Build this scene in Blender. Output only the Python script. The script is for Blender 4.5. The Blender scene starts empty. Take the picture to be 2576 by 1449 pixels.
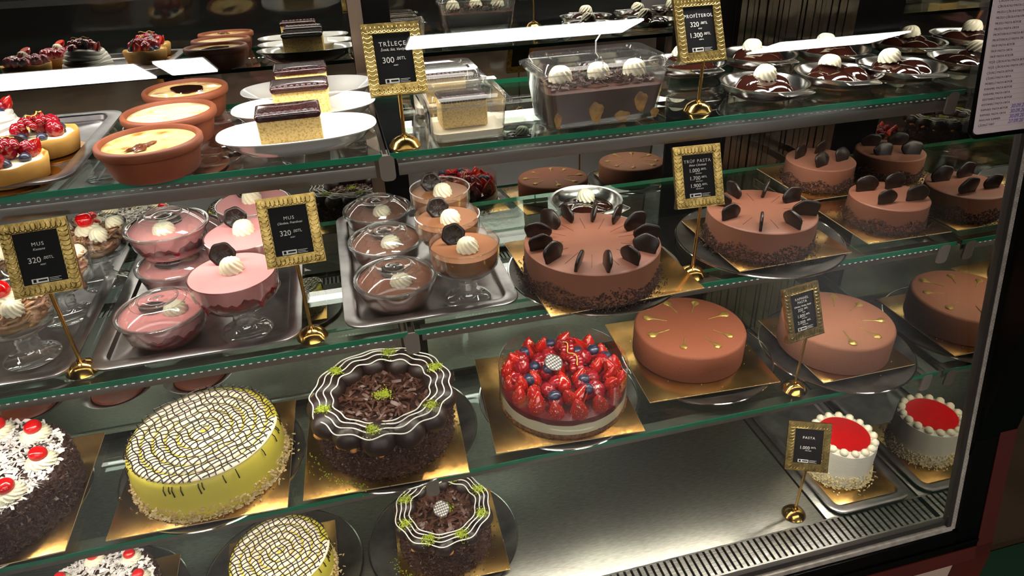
import bpy, bmesh, math, random
from mathutils import Vector, Matrix
import numpy as np
random.seed(7)
PI = math.pi
sc = bpy.context.scene
col = sc.collection
# ------------------------------------------------------------------ camera
cam = bpy.data.cameras.new('camera'); camo = bpy.data.objects.new('camera', cam); col.objects.link(camo)
CP, CB, CR = 0.541971486, 0.238645326, -0.0307828577
F = Vector((math.sin(CB)*math.cos(CP), math.cos(CB)*math.cos(CP), -math.sin(CP)))
R0 = Vector((math.cos(CB), -math.sin(CB), 0)); U0 = R0.cross(F)
RR = R0*math.cos(CR) + U0*math.sin(CR); UU = -R0*math.sin(CR) + U0*math.cos(CR)
mw = Matrix((RR, UU, -F)).transposed().to_4x4(); mw.translation = (-1.14939, -1.57983, 1.245756)
camo.matrix_world = mw
cam.sensor_width = 36; cam.lens = 36*1714.58/2576; cam.clip_start = .05; cam.clip_end = 60
sc.camera = camo
# ------------------------------------------------------------------ world, view
w = bpy.data.worlds.new('world'); sc.world = w; w.use_nodes = True
w.node_tree.nodes['Background'].inputs[0].default_value = (1, .93, .85, 1)
w.node_tree.nodes['Background'].inputs[1].default_value = .02
sc.view_settings.view_transform = 'Standard'; sc.view_settings.look = 'None'
sc.view_settings.gamma = 1; sc.view_settings.use_curve_mapping = False
sc.view_settings.exposure = 0.0
cy = sc.cycles
cy.max_bounces = 14; cy.transparent_max_bounces = 48; cy.glossy_bounces = 6; cy.transmission_bounces = 8; cy.diffuse_bounces = 4
cy.use_denoising = True; cy.caustics_reflective = False; cy.caustics_refractive = False; cy.sample_clamp_indirect = 6
def area(name, loc, sx, sy, power, rot, colr=(1, .96, .9)):
    l = bpy.data.lights.new(name, 'AREA'); l.shape = 'RECTANGLE'; l.size = sx; l.size_y = sy; l.energy = power; l.color = colr
    o = bpy.data.objects.new(name, l); o.location = loc; o.rotation_euler = rot; col.objects.link(o); return o
Z1, Z2, Z3 = .8819, .6032, .3224
ZT = 1.205                                    # underside of the case top
LED = 430.0                                   # radiance of a shelf LED
# lamp tubes inside the top of the case (left, middle, right)
for i, (x, p) in enumerate(((-1.75, 5.2), (-.85, 5.6), (-.28, 2.4))):
    area('case_top_lamp', (x, -.43, ZT-.012), .95 if i < 2 else .5, .07, p*1.1, (math.radians(-4), 0, 0))
area('front_fill_light', (-.6, -2.9, 2.24), 3.2, 1.2, 60, (math.radians(0), 0, 0), (1, .93, .84))  # added fill light, out of view, brightens the case from the front

# ------------------------------------------------------------------ mesh helpers
def TR(x=0, y=0, z=0): return Matrix.Translation((x, y, z))
def RX(a): return Matrix.Rotation(a, 4, 'X')
def RY(a): return Matrix.Rotation(a, 4, 'Y')
def RZ(a): return Matrix.Rotation(a, 4, 'Z')
def SC(x, y, z): return Matrix.Diagonal((x, y, z, 1))
class MB:
    def __init__(s): s.v = []; s.f = []; s.m = []; s.s = []
    def add(s, vs, fs, mi=0, smooth=True, M=None):
        b = len(s.v)
        if M is not None: vs = [M @ Vector(p) for p in vs]
        s.v += [tuple(p) for p in vs]; s.f += [tuple(i+b for i in f) for f in fs]
        s.m += [mi]*len(fs); s.s += [smooth]*len(fs); return s
    def box(s, x0, x1, y0, y1, z0, z1, mi=0, M=None, bev=0):
        if bev <= 0:
            vs = [(x, y, z) for z in (z0, z1) for y in (y0, y1) for x in (x0, x1)]
            return s.add(vs, [(0, 2, 3, 1), (4, 5, 7, 6), (0, 1, 5, 4), (2, 6, 7, 3), (0, 4, 6, 2), (1, 3, 7, 5)], mi, False, M)
        bm = bmesh.new(); bmesh.ops.create_cube(bm, size=1)
        bmesh.ops.transform(bm, matrix=TR((x0+x1)/2, (y0+y1)/2, (z0+z1)/2) @ SC(x1-x0, y1-y0, z1-z0), verts=bm.verts)
        bmesh.ops.bevel(bm, geom=bm.edges[:], offset=bev, segments=2, affect='EDGES', profile=.5)
        bm.verts.index_update()
        s.add([v.co.copy() for v in bm.verts], [[v.index for v in f.verts] for f in bm.faces], mi, True, M); bm.free(); return s
    def lathe(s, prof, n=48, mi=0, M=None, fn=None, smooth=True, cap0=True, cap1=True):
        vs = []; fs = []; k = len(prof)
        for i, (r, z) in enumerate(prof):
            for j in range(n):
                a = 2*PI*j/n; rr, zz = (r, z) if fn is None else fn(a, r, z, i)
                vs.append((rr*math.cos(a), rr*math.sin(a), zz))
        for i in range(k-1):
            for j in range(n):
                j2 = (j+1) % n; fs.append((i*n+j, i*n+j2, (i+1)*n+j2, (i+1)*n+j))
        if cap0 and prof[0][0] > 1e-6: fs.append(tuple(reversed(range(n))))
        if cap1 and prof[-1][0] > 1e-6: fs.append(tuple((k-1)*n+j for j in range(n)))
        return s.add(vs, fs, mi, smooth, M)
    def tube(s, pts, rad, n=8, mi=0, M=None, closed=False, flat=1.0):
        P = [Vector(p) for p in pts]; k = len(P); vs = []; fs = []; up = Vector((0, 0, 1))
        for i, p in enumerate(P):
            if closed: t = P[(i+1) % k]-P[i-1]
            else: t = P[min(i+1, k-1)]-P[max(i-1, 0)]
            if t.length < 1e-9: t = Vector((1, 0, 0))
            t.normalize()
            a = t.cross(up)
            if a.length < 1e-3: a = t.cross(Vector((0, 1, 0)))
            a.normalize(); b = a.cross(t)
            r = rad[i] if isinstance(rad, (list, tuple)) else rad
            for j in range(n):
                q = 2*PI*j/n; vs.append(p+a*(r*math.cos(q))+b*(r*flat*math.sin(q)))
        m = k if closed else k-1
        for i in range(m):
            i2 = (i+1) % k
            for j in range(n):
                j2 = (j+1) % n; fs.append((i*n+j, i2*n+j, i2*n+j2, i*n+j2))
        if not closed: fs.append(tuple(range(n))); fs.append(tuple((k-1)*n+j for j in reversed(range(n))))
        return s.add(vs, fs, mi, True, M)
    def ball(s, c, r, nu=16, nv=10, mi=0, M=None, fn=None):
        if not isinstance(r, (list, tuple)): r = (r, r, r)
        vs = [(0, 0, -1)]; 
        for i in range(1, nv):
            t = -PI/2+PI*i/nv
            for j in range(nu):
                a = 2*PI*j/nu; vs.append((math.cos(t)*math.cos(a), math.cos(t)*math.sin(a), math.sin(t)))
        vs.append((0, 0, 1)); fs = []
        for j in range(nu):
            fs.append((0, 1+(j+1) % nu, 1+j)); fs.append((len(vs)-1, 1+(nv-2)*nu+j, 1+(nv-2)*nu+(j+1) % nu))
        for i in range(nv-2):
            for j in range(nu):
                j2 = (j+1) % nu; fs.append((1+i*nu+j, 1+i*nu+j2, 1+(i+1)*nu+j2, 1+(i+1)*nu+j))
        out = []
        for p in vs:
            q = 1.0 if fn is None else fn(Vector(p)); out.append((c[0]+p[0]*r[0]*q, c[1]+p[1]*r[1]*q, c[2]+p[2]*r[2]*q))
        return s.add(out, fs, mi, True, M)
    def prism(s, pts, z0, z1, mi=0, M=None, smooth=False):
        n = len(pts); vs = [(x, y, z0) for x, y in pts]+[(x, y, z1) for x, y in pts]
        fs = [tuple(reversed(range(n))), tuple(range(n, 2*n))]+[(i, (i+1) % n, n+(i+1) % n, n+i) for i in range(n)]
        return s.add(vs, fs, mi, smooth, M)
    def chip(s, p, sz, mi=0, flat=.25, M=None):
        L, Wd, T = sz*random.uniform(.6, 1.5), sz*random.uniform(.4, .9), sz*flat
        m = TR(*p) @ Matrix.Rotation(random.uniform(0, 6.28), 4, Vector((random.gauss(0, 1), random.gauss(0, 1), random.gauss(0, 1))).normalized())
        if M is not None: m = M @ m
        a, b, c = L/2, Wd/2, T/2
        vs = [(-a, -b*random.uniform(.4, 1), -c), (a, -b, -c), (a*.7, b, -c), (-a, b*random.uniform(.4, 1), -c), (-a*.9, -b*.6, c), (a*.8, -b*.7, c), (a*.6, b*.8, c), (-a*.8, b*.5, c)]
        return s.add(vs, [(3, 2, 1, 0), (4, 5, 6, 7), (0, 1, 5, 4), (1, 2, 6, 5), (2, 3, 7, 6), (3, 0, 4, 7)], mi, False, m)
    def loft(s, rings, mi=0, cap0=True, cap1=True, smooth=True, M=None):
        n = len(rings[0]); vs = [p for r in rings for p in r]; fs = []
        for i in range(len(rings)-1):
            for j in range(n):
                j2 = (j+1) % n; fs.append((i*n+j, i*n+j2, (i+1)*n+j2, (i+1)*n+j))
        if cap0: fs.append(tuple(reversed(range(n))))
        if cap1: fs.append(tuple((len(rings)-1)*n+j for j in range(n)))
        return s.add(vs, fs, mi, smooth, M)
    def mesh(s, name, mats, ang=35):
        me = bpy.data.meshes.new(name); me.from_pydata(s.v, [], s.f)
        for m in (mats if isinstance(mats, (list, tuple)) else [mats]): me.materials.append(m)
        me.polygons.foreach_set('material_index', s.m); me.polygons.foreach_set('use_smooth', s.s)
        bm = bmesh.new(); bm.from_mesh(me); bmesh.ops.recalc_face_normals(bm, faces=bm.faces); bm.to_mesh(me); bm.free()
        try: me.set_sharp_from_angle(angle=math.radians(ang))
        except Exception: pass
        me.update(); return me
    def build(s, name, mats, parent=None, loc=(0, 0, 0), rot=(0, 0, 0), ang=35):
        return ob(name, s.mesh(name, mats, ang), parent, loc, rot)
def ob(name, me, parent=None, loc=(0, 0, 0), rot=(0, 0, 0)):
    o = bpy.data.objects.new(name, me); col.objects.link(o); o.parent = parent; o.location = loc; o.rotation_euler = rot; return o
def tag(o, label, cat, group=None, kind=None):
    o['label'] = label; o['category'] = cat
    if group: o['group'] = group
    if kind: o['kind'] = kind
    return o
def thing(name, label, cat, loc, rz=0, group=None):
    o = bpy.data.objects.new(name, None); col.objects.link(o); o.location = loc; o.rotation_euler = (0, 0, rz); o.empty_display_size = .02
    return tag(o, label, cat, group)
def struct(o): o['kind'] = 'structure'; return o
def dup(r, loc, rz=0, label=None, group=None):
    def cp(o, par):
        c = o.copy(); col.objects.link(c); c.parent = par
        for ch in list(o.children): cp(ch, c)
        return c
    c = cp(r, None); c.location = loc; c.rotation_euler = (0, 0, rz)
    if label: c['label'] = label
    if group: c['group'] = group
    return c
def rrect(w_, h_, r, n=5, cx=0, cy_=0):
    o = []
    for sx, sy, a0 in ((1, 1, 0), (-1, 1, PI/2), (-1, -1, PI), (1, -1, 1.5*PI)):
        for i in range(n+1):
            a = a0+PI/2*i/n; o.append((cx+sx*(w_/2-r)+r*math.cos(a), cy_+sy*(h_/2-r)+r*math.sin(a)))
    return o
# ------------------------------------------------------------------ materials
def srgb(h):
    if isinstance(h, str): c = [int(h[i:i+2], 16)/255 for i in (0, 2, 4)]
    else: c = h
    return tuple((x/12.92 if x <= .04045 else ((x+.055)/1.055)**2.4) for x in c)
MATS = {}
def pm(name, c, rough=.5, metal=0, c2=None, ns=8, lo=.4, hi=.6, bump=0, bs=60, sss=0, coat=0, spec=.5, bd=.002, alpha=1, aniso=0, stretch=None, detail=4, trans=0):
    if name in MATS: return MATS[name]
    m = bpy.data.materials.new(name); m.use_nodes = True; nt = m.node_tree; b = nt.nodes['Principled BSDF']
    b.inputs['Roughness'].default_value = rough; b.inputs['Metallic'].default_value = metal
    b.inputs['Specular IOR Level'].default_value = spec; b.inputs['Coat Weight'].default_value = coat; b.inputs['Coat Roughness'].default_value = .05
    b.inputs['Base Color'].default_value = (*srgb(c), 1)
    if sss: b.inputs['Subsurface Weight'].default_value = sss; b.inputs['Subsurface Radius'].default_value = (.012, .006, .003); b.inputs['Subsurface Scale'].default_value = .5
    if trans: b.inputs['Transmission Weight'].default_value = trans
    if c2 is not None or bump:
        tc = nt.nodes.new('ShaderNodeTexCoord'); mp = nt.nodes.new('ShaderNodeMapping'); nt.links.new(tc.outputs['Object'], mp.inputs['Vector'])
        if stretch: mp.inputs['Scale'].default_value = stretch
    if c2 is not None:
        n = nt.nodes.new('ShaderNodeTexNoise'); n.inputs['Scale'].default_value = ns; n.inputs['Detail'].default_value = detail; nt.links.new(mp.outputs[0], n.inputs['Vector'])
        r = nt.nodes.new('ShaderNodeMapRange'); r.inputs['From Min'].default_value = lo; r.inputs['From Max'].default_value = hi; nt.links.new(n.outputs['Fac'], r.inputs['Value'])
        x = nt.nodes.new('ShaderNodeMix'); x.data_type = 'RGBA'; x.inputs[6].default_value = (*srgb(c), 1); x.inputs[7].default_value = (*srgb(c2), 1)
        nt.links.new(r.outputs[0], x.inputs[0]); nt.links.new(x.outputs[2], b.inputs['Base Color'])
    if bump:
        n2 = nt.nodes.new('ShaderNodeTexNoise'); n2.inputs['Scale'].default_value = bs; n2.inputs['Detail'].default_value = 5; nt.links.new(mp.outputs[0], n2.inputs['Vector'])
        bu = nt.nodes.new('ShaderNodeBump'); bu.inputs['Strength'].default_value = bump; bu.inputs['Distance'].default_value = bd
        nt.links.new(n2.outputs['Fac'], bu.inputs['Height']); nt.links.new(bu.outputs[0], b.inputs['Normal'])
    MATS[name] = m; return m
def glassy(name, tint=(1, 1, 1), ior=1.5, rough=0.0, boost=1.0, base=0.0, gcol=(1, 1, 1), haze=0):
    """clear sheet: light passes straight through, Fresnel reflection on both faces"""
    m = bpy.data.materials.new(name); m.use_nodes = True; nt = m.node_tree; nt.nodes.clear()
    o = nt.nodes.new('ShaderNodeOutputMaterial'); t = nt.nodes.new('ShaderNodeBsdfTransparent'); g = nt.nodes.new('ShaderNodeBsdfGlossy')
    t.inputs[0].default_value = (*tint, 1); g.inputs['Roughness'].default_value = rough; g.inputs[0].default_value = (*gcol, 1)
    fr = nt.nodes.new('ShaderNodeFresnel'); ge = nt.nodes.new('ShaderNodeNewGeometry')
    mr = nt.nodes.new('ShaderNodeMapRange'); mr.inputs['To Min'].default_value = ior; mr.inputs['To Max'].default_value = 1/ior
    nt.links.new(ge.outputs['Backfacing'], mr.inputs['Value']); nt.links.new(mr.outputs[0], fr.inputs[0])
    ma = nt.nodes.new('ShaderNodeMath'); ma.operation = 'MULTIPLY_ADD'; ma.use_clamp = True; ma.inputs[1].default_value = boost; ma.inputs[2].default_value = base
    mx = nt.nodes.new('ShaderNodeMixShader'); nt.links.new(fr.outputs[0], ma.inputs[0]); nt.links.new(ma.outputs[0], mx.inputs[0])
    src = t
    if haze:
        df = nt.nodes.new('ShaderNodeBsdfDiffuse'); df.inputs[0].default_value = (.9, .88, .86, 1); hm = nt.nodes.new('ShaderNodeMixShader'); hm.inputs[0].default_value = haze
        nt.links.new(t.outputs[0], hm.inputs[1]); nt.links.new(df.outputs[0], hm.inputs[2]); src = hm
    nt.links.new(src.outputs[0], mx.inputs[1]); nt.links.new(g.outputs[0], mx.inputs[2]); nt.links.new(mx.outputs[0], o.inputs[0])
    MATS[name] = m; return m
def emis(name, c, s):
    m = bpy.data.materials.new(name); m.use_nodes = True; nt = m.node_tree; nt.nodes.clear()
    o = nt.nodes.new('ShaderNodeOutputMaterial'); e = nt.nodes.new('ShaderNodeEmission'); e.inputs[0].default_value = (*c, 1); e.inputs[1].default_value = s
    nt.links.new(e.outputs[0], o.inputs[0]); return m
def mirror(name, c, rough=.0, haze=None):
    m = bpy.data.materials.new(name); m.use_nodes = True; b = m.node_tree.nodes['Principled BSDF']
    b.inputs['Metallic'].default_value = 1; b.inputs['Roughness'].default_value = rough; b.inputs['Base Color'].default_value = (*c, 1); return m

M_front = glassy('front_pane_glass', (.985, .99, .985), 1.45, 0, 1.0)
M_shelf = glassy('shelf_glass', (.90, .955, .925), 1.5, .004, 1.25)
M_sedge = pm('shelf_edge_green', '14805C', .12, 0, '1E8E68', 14, .3, .7, coat=.6, trans=.15)
M_plastic = glassy('clear_plastic', (.98, .98, .975), 1.5, .05, 1.6, .04, haze=.02)
M_lid = glassy('lid_plastic', (.98, .98, .975), 1.5, .06, 2.6, .05, haze=.035)
M_acet = glassy('acetate_film', (.985, .985, .985), 1.5, .02, 1.1, .0)
M_bowlglass = glassy('goblet_glass', (.97, .98, .975), 1.5, .01, 1.6, .03)
M_footglass = glassy('goblet_foot_glass', (.93, .95, .94), 1.5, .015, 2.6, .06, haze=.05)
M_thick = bpy.data.materials.new('cast_glass'); M_thick.use_nodes = True
_b = M_thick.node_tree.nodes['Principled BSDF']; _b.inputs['Transmission Weight'].default_value = 1; _b.inputs['Roughness'].default_value = .01; _b.inputs['IOR'].default_value = 1.45; _b.inputs['Base Color'].default_value = (.97, .98, .97, 1)
M_endm = mirror('end_wall_mirror', (.52, .51, .47), .006)
M_rearm = mirror('rear_door_mirror', (.48, .49, .46), .004)
M_steel = pm('brushed_steel', 'C2C0BA', .28, 1, '7C7D78', 30, .3, .7, bump=.06, bs=90, stretch=(1, 12, 1))
M_deck = pm('worn_steel_deck', 'A8A7A0', .31, 1, '8E8D86', 60, .3, .7, bump=.06, bs=240, stretch=(1, 6, 1), bd=.0004)
M_tray = pm('steel_tray_metal', 'CCC6C6', .3, 1, '8B8686', 14, .3, .7, bump=.05, bs=40)
M_plate = pm('dark_pan_metal', '8E8A86', .42, 1, '4A4846', 12, .3, .7)
M_rim = pm('polished_rim', 'C9C6C2', .12, 1)
M_dark = pm('black_lacquer', '030303', .3, 0, spec=.12)
M_seal = pm('dark_rubber_seal', '241E1A', .6)
M_spacer = pm('aluminium_spacer', 'B0A89E', .4, .2, '9A9188', 60, .4, .6)
M_red = pm('dark_red_wood', '4E120B', .45, 0, '3C0D08', 5, .3, .7)
M_cream = pm('cream_laminate', 'B39D8E', .5, 0, 'A08A7C', 3, .3, .7)
M_gold = pm('polished_brass', 'CDA55A', .16, 1, spec=.5)
M_goldf = pm('embossed_gold', 'AE965C', .3, 1, '7E693A', 90, .35, .65, bump=.2, bs=220)
M_card = pm('black_card', '08080B', .6, spec=.15)
M_ink = pm('white_print', 'E4E0DA', .6)
M_board = pm('gold_card_board', 'D6AC68', .21, 1, 'B4813F', 16, .3, .7, bump=.25, bs=70, bd=.0012)
M_bedge = pm('board_edge', 'D9BE93', .6)
M_mousse = pm('chocolate_mousse', '8A5845', .5, 0, '82503D', 9, .3, .7, bump=.05, bs=300, sss=.1)
M_velvet = pm('cocoa_velvet', '8C4C31', .75, 0, '82452B', 500, .35, .65, bump=.2, bs=700, bd=.0006)
M_velvet2 = pm('pale_cocoa_velvet', '976147', .75, 0, '8C583E', 500, .35, .65, bump=.2, bs=700, bd=.0006)
M_dchoc = pm('dark_chocolate', '20120E', .32, 0, '170C08', 40, .3, .7, spec=.4)
M_choc = pm('chocolate_shaving', '4A2D24', .4, 0, '36201A', 60, .3, .7)
M_crumb = pm('cocoa_crumb', '2E1A15', .5, 0, '4A2D24', 120, .4, .7)
M_cream2 = pm('whipped_cream', 'F3EBCF', .45, 0, sss=.25, bump=.05, bs=150)
M_white = pm('white_icing', 'F7F1E6', .4, sss=.1)
M_pist = pm('pistachio_crumb', 'A9B82A', .6, 0, '86961C', 200, .4, .6)
M_yel = pm('yellow_glaze', 'E8D84E', .45, 0, 'DFD052', 10, .3, .7, sss=.1)
M_mer = pm('meringue', 'F1E1CB', .5, sss=.15)
M_almond = pm('almond_flake', 'E9D3A0', .5, 0, 'D9B878', 90, .4, .6)
M_jelly = pm('red_jelly', 'B80206', .12, coat=.3, spec=.3)
M_cherry = pm('glace_cherry', 'D20A10', .06, coat=1, sss=.15)
M_straw = pm('strawberry_red', 'B01210', .16, 0, 'BE2A14', 22, .45, .75, coat=.8, bump=.15, bs=90, sss=.1)
M_seed = pm('seed_yellow', 'D9A94A', .4)
M_rasp = pm('raspberry_red', '980E1E', .2, 0, '840A18', 30, .4, .6, coat=.7, sss=.15)
M_blue = pm('blueberry_skin', '2C3350', .35, 0, '1B1F33', 40, .4, .6, coat=.3)
M_curr = pm('redcurrant_skin', '8C0610', .04, coat=1, sss=.25)
M_stem = pm('pale_stem', 'D8B35A', .5)
M_clay = pm('terracotta', '8A4829', .6, 0, '763B22', 14, .3, .7, bump=.05, bs=80)
M_clayrim = M_clay
M_pud = pm('baked_rice_pudding', 'EFCF84', .3, 0, 'B8702C', 30, .50, .66, coat=.5, sss=.1, detail=6)
M_pud2 = pm('plain_rice_pudding', 'EFDCA6', .3, 0, 'D9A85A', 34, .53, .68, coat=.5)
M_sponge = pm('milk_sponge', 'EFD088', .8, 0, 'C29A52', 330, .46, .68, bump=.7, bs=170, bd=.003, sss=.1)
M_carm = pm('caramel_glaze', '240A0A', .09, 0, '3C0F10', 90, .4, .65, coat=.8, bump=.6, bs=260, bd=.002)
M_porc = pm('white_porcelain', 'D9D7D4', .12, coat=.6)
M_milk = pm('milk', 'F3E8CC', .15, coat=.4)
M_pink = pm('raspberry_mousse', 'EFA0A2', .4, 0, 'E99698', 8, .3, .7, sss=.15)
M_pinkdeep = pm('raspberry_sauce', '6E0C1E', .15, 0, '8E1026', 60, .4, .6, coat=.6)
M_tan = pm('milk_chocolate_mousse', '9E6948', .4, 0, '966142', 8, .3, .7, sss=.1)
M_brown = pm('chocolate_mousse_dark', '8A5540', .42, 0, '80503C', 10, .3, .7)
M_sauce = pm('chocolate_sauce', '2E140E', .06, coat=1, spec=.8)
M_chest = pm('chestnut_puree', 'D2A886', .5, 0, 'BE916C', 60, .4, .6)
M_crust = pm('tart_crust', 'E0AE5A', .6, 0, 'C98F42', 14, .4, .7, bump=.15, bs=120)
M_biscuit = pm('biscuit_base', '8A5A2C', .8, 0, '5E3B1C', 130, .4, .6, bump=.8, bs=220, bd=.003)
M_cheese = pm('cheesecake_cream', 'F2E7C3', .4, sss=.15)
M_paper = pm('paper_sheet', 'B5A6A8', .7)
M_ptxt = pm('printed_text', '5A4B50', .7)
M_pen = pm('purple_pen', '5B4BA0', .7)
M_led = emis('led_white', (1, .93, .80), LED)
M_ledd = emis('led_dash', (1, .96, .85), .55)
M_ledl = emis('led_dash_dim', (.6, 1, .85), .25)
M_cover = glassy('rail_cover_plastic', (.8, .8, .78), 1.5, .1, 2, .05)
M_tubel = emis('ceiling_tube', (1, .98, .97), 24)
M_tile = pm('floor_tile', '5A4838', .4, 0, '46382B', 3, .3, .7)
M_green = pm('green_mat', '123A22', .8)
M_roomd = pm('dark_room_wall', '1C1612', .7, 0, '261F18', 1.5, .3, .7)

# ------------------------------------------------------------------ room
K = .187                                             # lean of the front pane: y = -.822 + K z
def gy(z): return -.822+K*z
def gp(x, z, o=0): return (x, gy(z)+o, z)
struct(MB().box(-9, 9.8, -12.5, 3, -.62, -.55).build('floor', M_tile))
struct(MB().box(-9, 9.8, -12.5, 3, 2.3, 2.36).build('ceiling', M_roomd))
struct(MB().box(-9, 9.8, 2.9, 3, -.55, 2.3).build('wall_back', M_roomd))
struct(MB().box(-9, 9.8, -12.6, -12.5, -.55, 2.3).build('wall_front', M_roomd))
struct(MB().box(-9.1, -9, -12.5, 3, -.55, 2.3).build('wall_left', M_roomd))
struct(MB().box(9.8, 9.9, -12.5, 3, -.55, 2.3).build('wall_right', M_roomd))
tag(MB().box(.42, 1.9, -1.9, -.62, -.548, -.54, bev=.002).build('floor_mat', M_green), 'dark green mat on the floor beyond the end of the counter', 'mat')
for nm, x0, x1, y0, y1 in (('a', -.36, 2.2, -7.6, -6.95), ('b', -5.6, -3.05, -8.1, -7.25), ('c', -2.87, -2.4, -8.0, -7.2), ('d', 5.75, 8.2, -10.7, -9.7)):
    t = MB(); t.box(x0-.02, x1+.02, y0-.02, y1+.02, 2.26, 2.3)
    lab = {'a': 'long white ceiling light seen mirrored above the loaf tub', 'b': 'white ceiling light mirrored at the left edge over the tarts', 'c': 'short white ceiling light mirrored between tarts and clay bowls', 'd': 'white ceiling light mirrored above the sauce dishes'}[nm]
    o = tag(t.build('ceiling_light', M_spacer), lab, 'light', 'ceiling lights of the shop')
    d = MB(); n_ = 2
    for i in range(n_):
        yy = y0+(y1-y0)*(i+.5)/n_; d.box(x0, x1, yy-(y1-y0)*.23, yy+(y1-y0)*.23, 2.235, 2.262, bev=.008)
    d.build('diffuser', M_tubel, o)
# ------------------------------------------------------------------ display case
case = thing('display_case', 'refrigerated glass fronted pastry counter with black frame and red wood base', 'display case', (0, 0, 0))
XL = -2.35
d = MB(); d.box(XL, -.2445, -.745, -.004, -.01, 0, bev=.0015); d.box(-.2395, -.002, -.745, -.004, -.01, 0, bev=.0015)
d.build('deck_panel', M_deck, case)
MB().box(XL, 0, -.82, 0, -.05, -.012).build('deck_pan', M_dark, case)
g = MB(); n = 0
pitch = .01505; x = -.006
while x > XL:                                         # slotted air grille along the front of the deck
    g.box(x-.0095, x, -.806, -.748, -.003, .0005); x -= pitch
g.box(XL, 0, -.816, -.806, -.003, .0005); g.box(XL, 0, -.7482, -.7445, -.005, .0008)
g.build('air_grille', M_steel, case)
# front pane and its border
q = MB(); T0 = .008
vs = [gp(XL, -.01), gp(0.004, -.01), gp(0.004, 1.2), gp(XL, 1.2)]
q.add(vs+[(a, b-T0, c) for a, b, c in vs], [(0, 1, 2, 3), (7, 6, 5, 4), (0, 4, 5, 1), (1, 5, 6, 2), (2, 6, 7, 3), (3, 7, 4, 0)], 0, False)
q.build('front_glass', M_front, case)
def slab(mb, x0, x1, z0, z1, o0, o1, mi=0):           # block lying in the plane of the pane
    mb.add([gp(x0, z0, o0), gp(x1, z0, o0), gp(x1, z1, o0), gp(x0, z1, o0), gp(x0, z0, o1), gp(x1, z0, o1), gp(x1, z1, o1), gp(x0, z1, o1)],
           [(0, 1, 2, 3), (7, 6, 5, 4), (0, 4, 5, 1), (1, 5, 6, 2), (2, 6, 7, 3), (3, 7, 4, 0)], mi, False)
s = MB(); slab(s, 0.0, .010, -.011, 1.2, -.010, .004); slab(s, XL, .010, -.004, .008, -.004, .006); s.build('pane_seal', M_seal, case)
s = MB(); slab(s, .010, .0215, -.012, 1.2, -.011, .003); slab(s, XL, .014, -.014, -.004, -.012, .002); s.build('spacer_strip', M_spacer, case)
s = MB()
for i in range(150):
    for k2 in (0, 1):
        z = .01+i*.0078+k2*.003; M = TR(.0135+k2*.0045, gy(z)-.0112, z); s.ball((0, 0, 0), .0007, 6, 4, 0, M)
s.build('spacer_dots', pm('dot_grey', 'E6E0D8', .4), case)
s = MB(); slab(s, .0215, .082, -.068, 1.24, -.018, .05); slab(s, XL, .0825, -.068, -.0145, -.018, .03); slab(s, XL, .082, -.052, -.045, -.022, -.017)
s.build('black_frame', M_dark, case)
s = MB(); slab(s, .082, .125, -.105, 1.24, -.02, .08); slab(s, XL, .125, -.104, -.068, -.02, .03)
s.box(.03, .125, -.862, -.80, -.55, -.104); s.box(XL, -.0, -.852, -.842, -.55, -.45); s.build('red_wood_frame', M_red, case)
MB().box(XL, .03, -.858, -.80, -.45, -.105).build('plinth_panel', M_cream, case)
MB().box(.02, .1245, -.80, 0, -.55, 1.24).build('end_outer_panel', M_dark, case)
# end mirror
z0, z1_ = -.01, 1.2
m_ = MB(); m_.add([(.0005, gy(z0)+.004, z0), (.0005, 0, z0), (.0005, 0.03, z1_), (.0005, gy(z1_)+.004, z1_), (.012, gy(z0)+.004, z0), (.012, 0, z0), (.012, .03, z1_), (.012, gy(z1_)+.004, z1_)],
      [(0, 1, 2, 3), (7, 6, 5, 4), (0, 4, 5, 1), (1, 5, 6, 2), (2, 6, 7, 3), (3, 7, 4, 0)], 0, False); m_.build('end_mirror', M_endm, case)
# rear: sliding mirror doors, post, ribbed air duct. door plane y = -.003 + .033 z
def ry(z): return -.003+.033*z
def rear(mb, x0, x1, z0, z1, o=0, th=.01, mi=0):
    mb.add([(x0, ry(z0)+o, z0), (x1, ry(z0)+o, z0), (x1, ry(z1)+o, z1), (x0, ry(z1)+o, z1), (x0, ry(z0)+o+th, z0), (x1, ry(z0)+o+th, z0), (x1, ry(z1)+o+th, z1), (x0, ry(z1)+o+th, z1)],
           [(0, 1, 2, 3), (7, 6, 5, 4), (0, 4, 5, 1), (1, 5, 6, 2), (2, 6, 7, 3), (3, 7, 4, 0)], mi, False)
for a, b in ((XL, -1.105), (-1.015, -.33)):
    r = MB(); rear(r, a, b, .02, 1.062); r.build('mirror_door', M_rearm, case)
r = MB(); rear(r, XL, 0, 0, .02, -.006, .03); rear(r, XL, -1.105, 1.062, 1.2, 0, .02); rear(r, -1.075, -1.015, 0, 1.2, -.004, .02); rear(r, -1.015, -.33, 1.062, 1.2, 0, .02); rear(r, -.33, -.167, 0, 1.2, -.004, .02); rear(r, -.167, 0, 1.1, 1.2, 0, .02)
r.build('rear_frame', M_dark, case)
r = MB(); rear(r, XL, -1.105, 1.055, 1.067, -.010, .012); r.build('door_rail', M_rim, case)
r = MB(); rear(r, XL, -1.105, .02, .030, -.008, .012); r.build('door_rail', M_rim, case)
r = MB(); rear(r, -1.104, -1.075, 0, 1.2, -.018, .02); r.build('shelf_post', pm('post_metal', '9C8A7C', .3, 1, '7E6C60', 6, .3, .7), case)
r = MB(); x = -.167
while x < -.004:
    wv = random.choice((.012, .018, .024)); rear(r, x, min(x+wv-.0025, 0), 0, 1.1, -.030+random.uniform(-.003, .003), .02); x += wv
r.build('ribbed_air_duct', pm('duct_metal', '8D8372', .18, 1, '6F665A', 3, .3, .7, bump=.1, bs=8), case)
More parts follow.
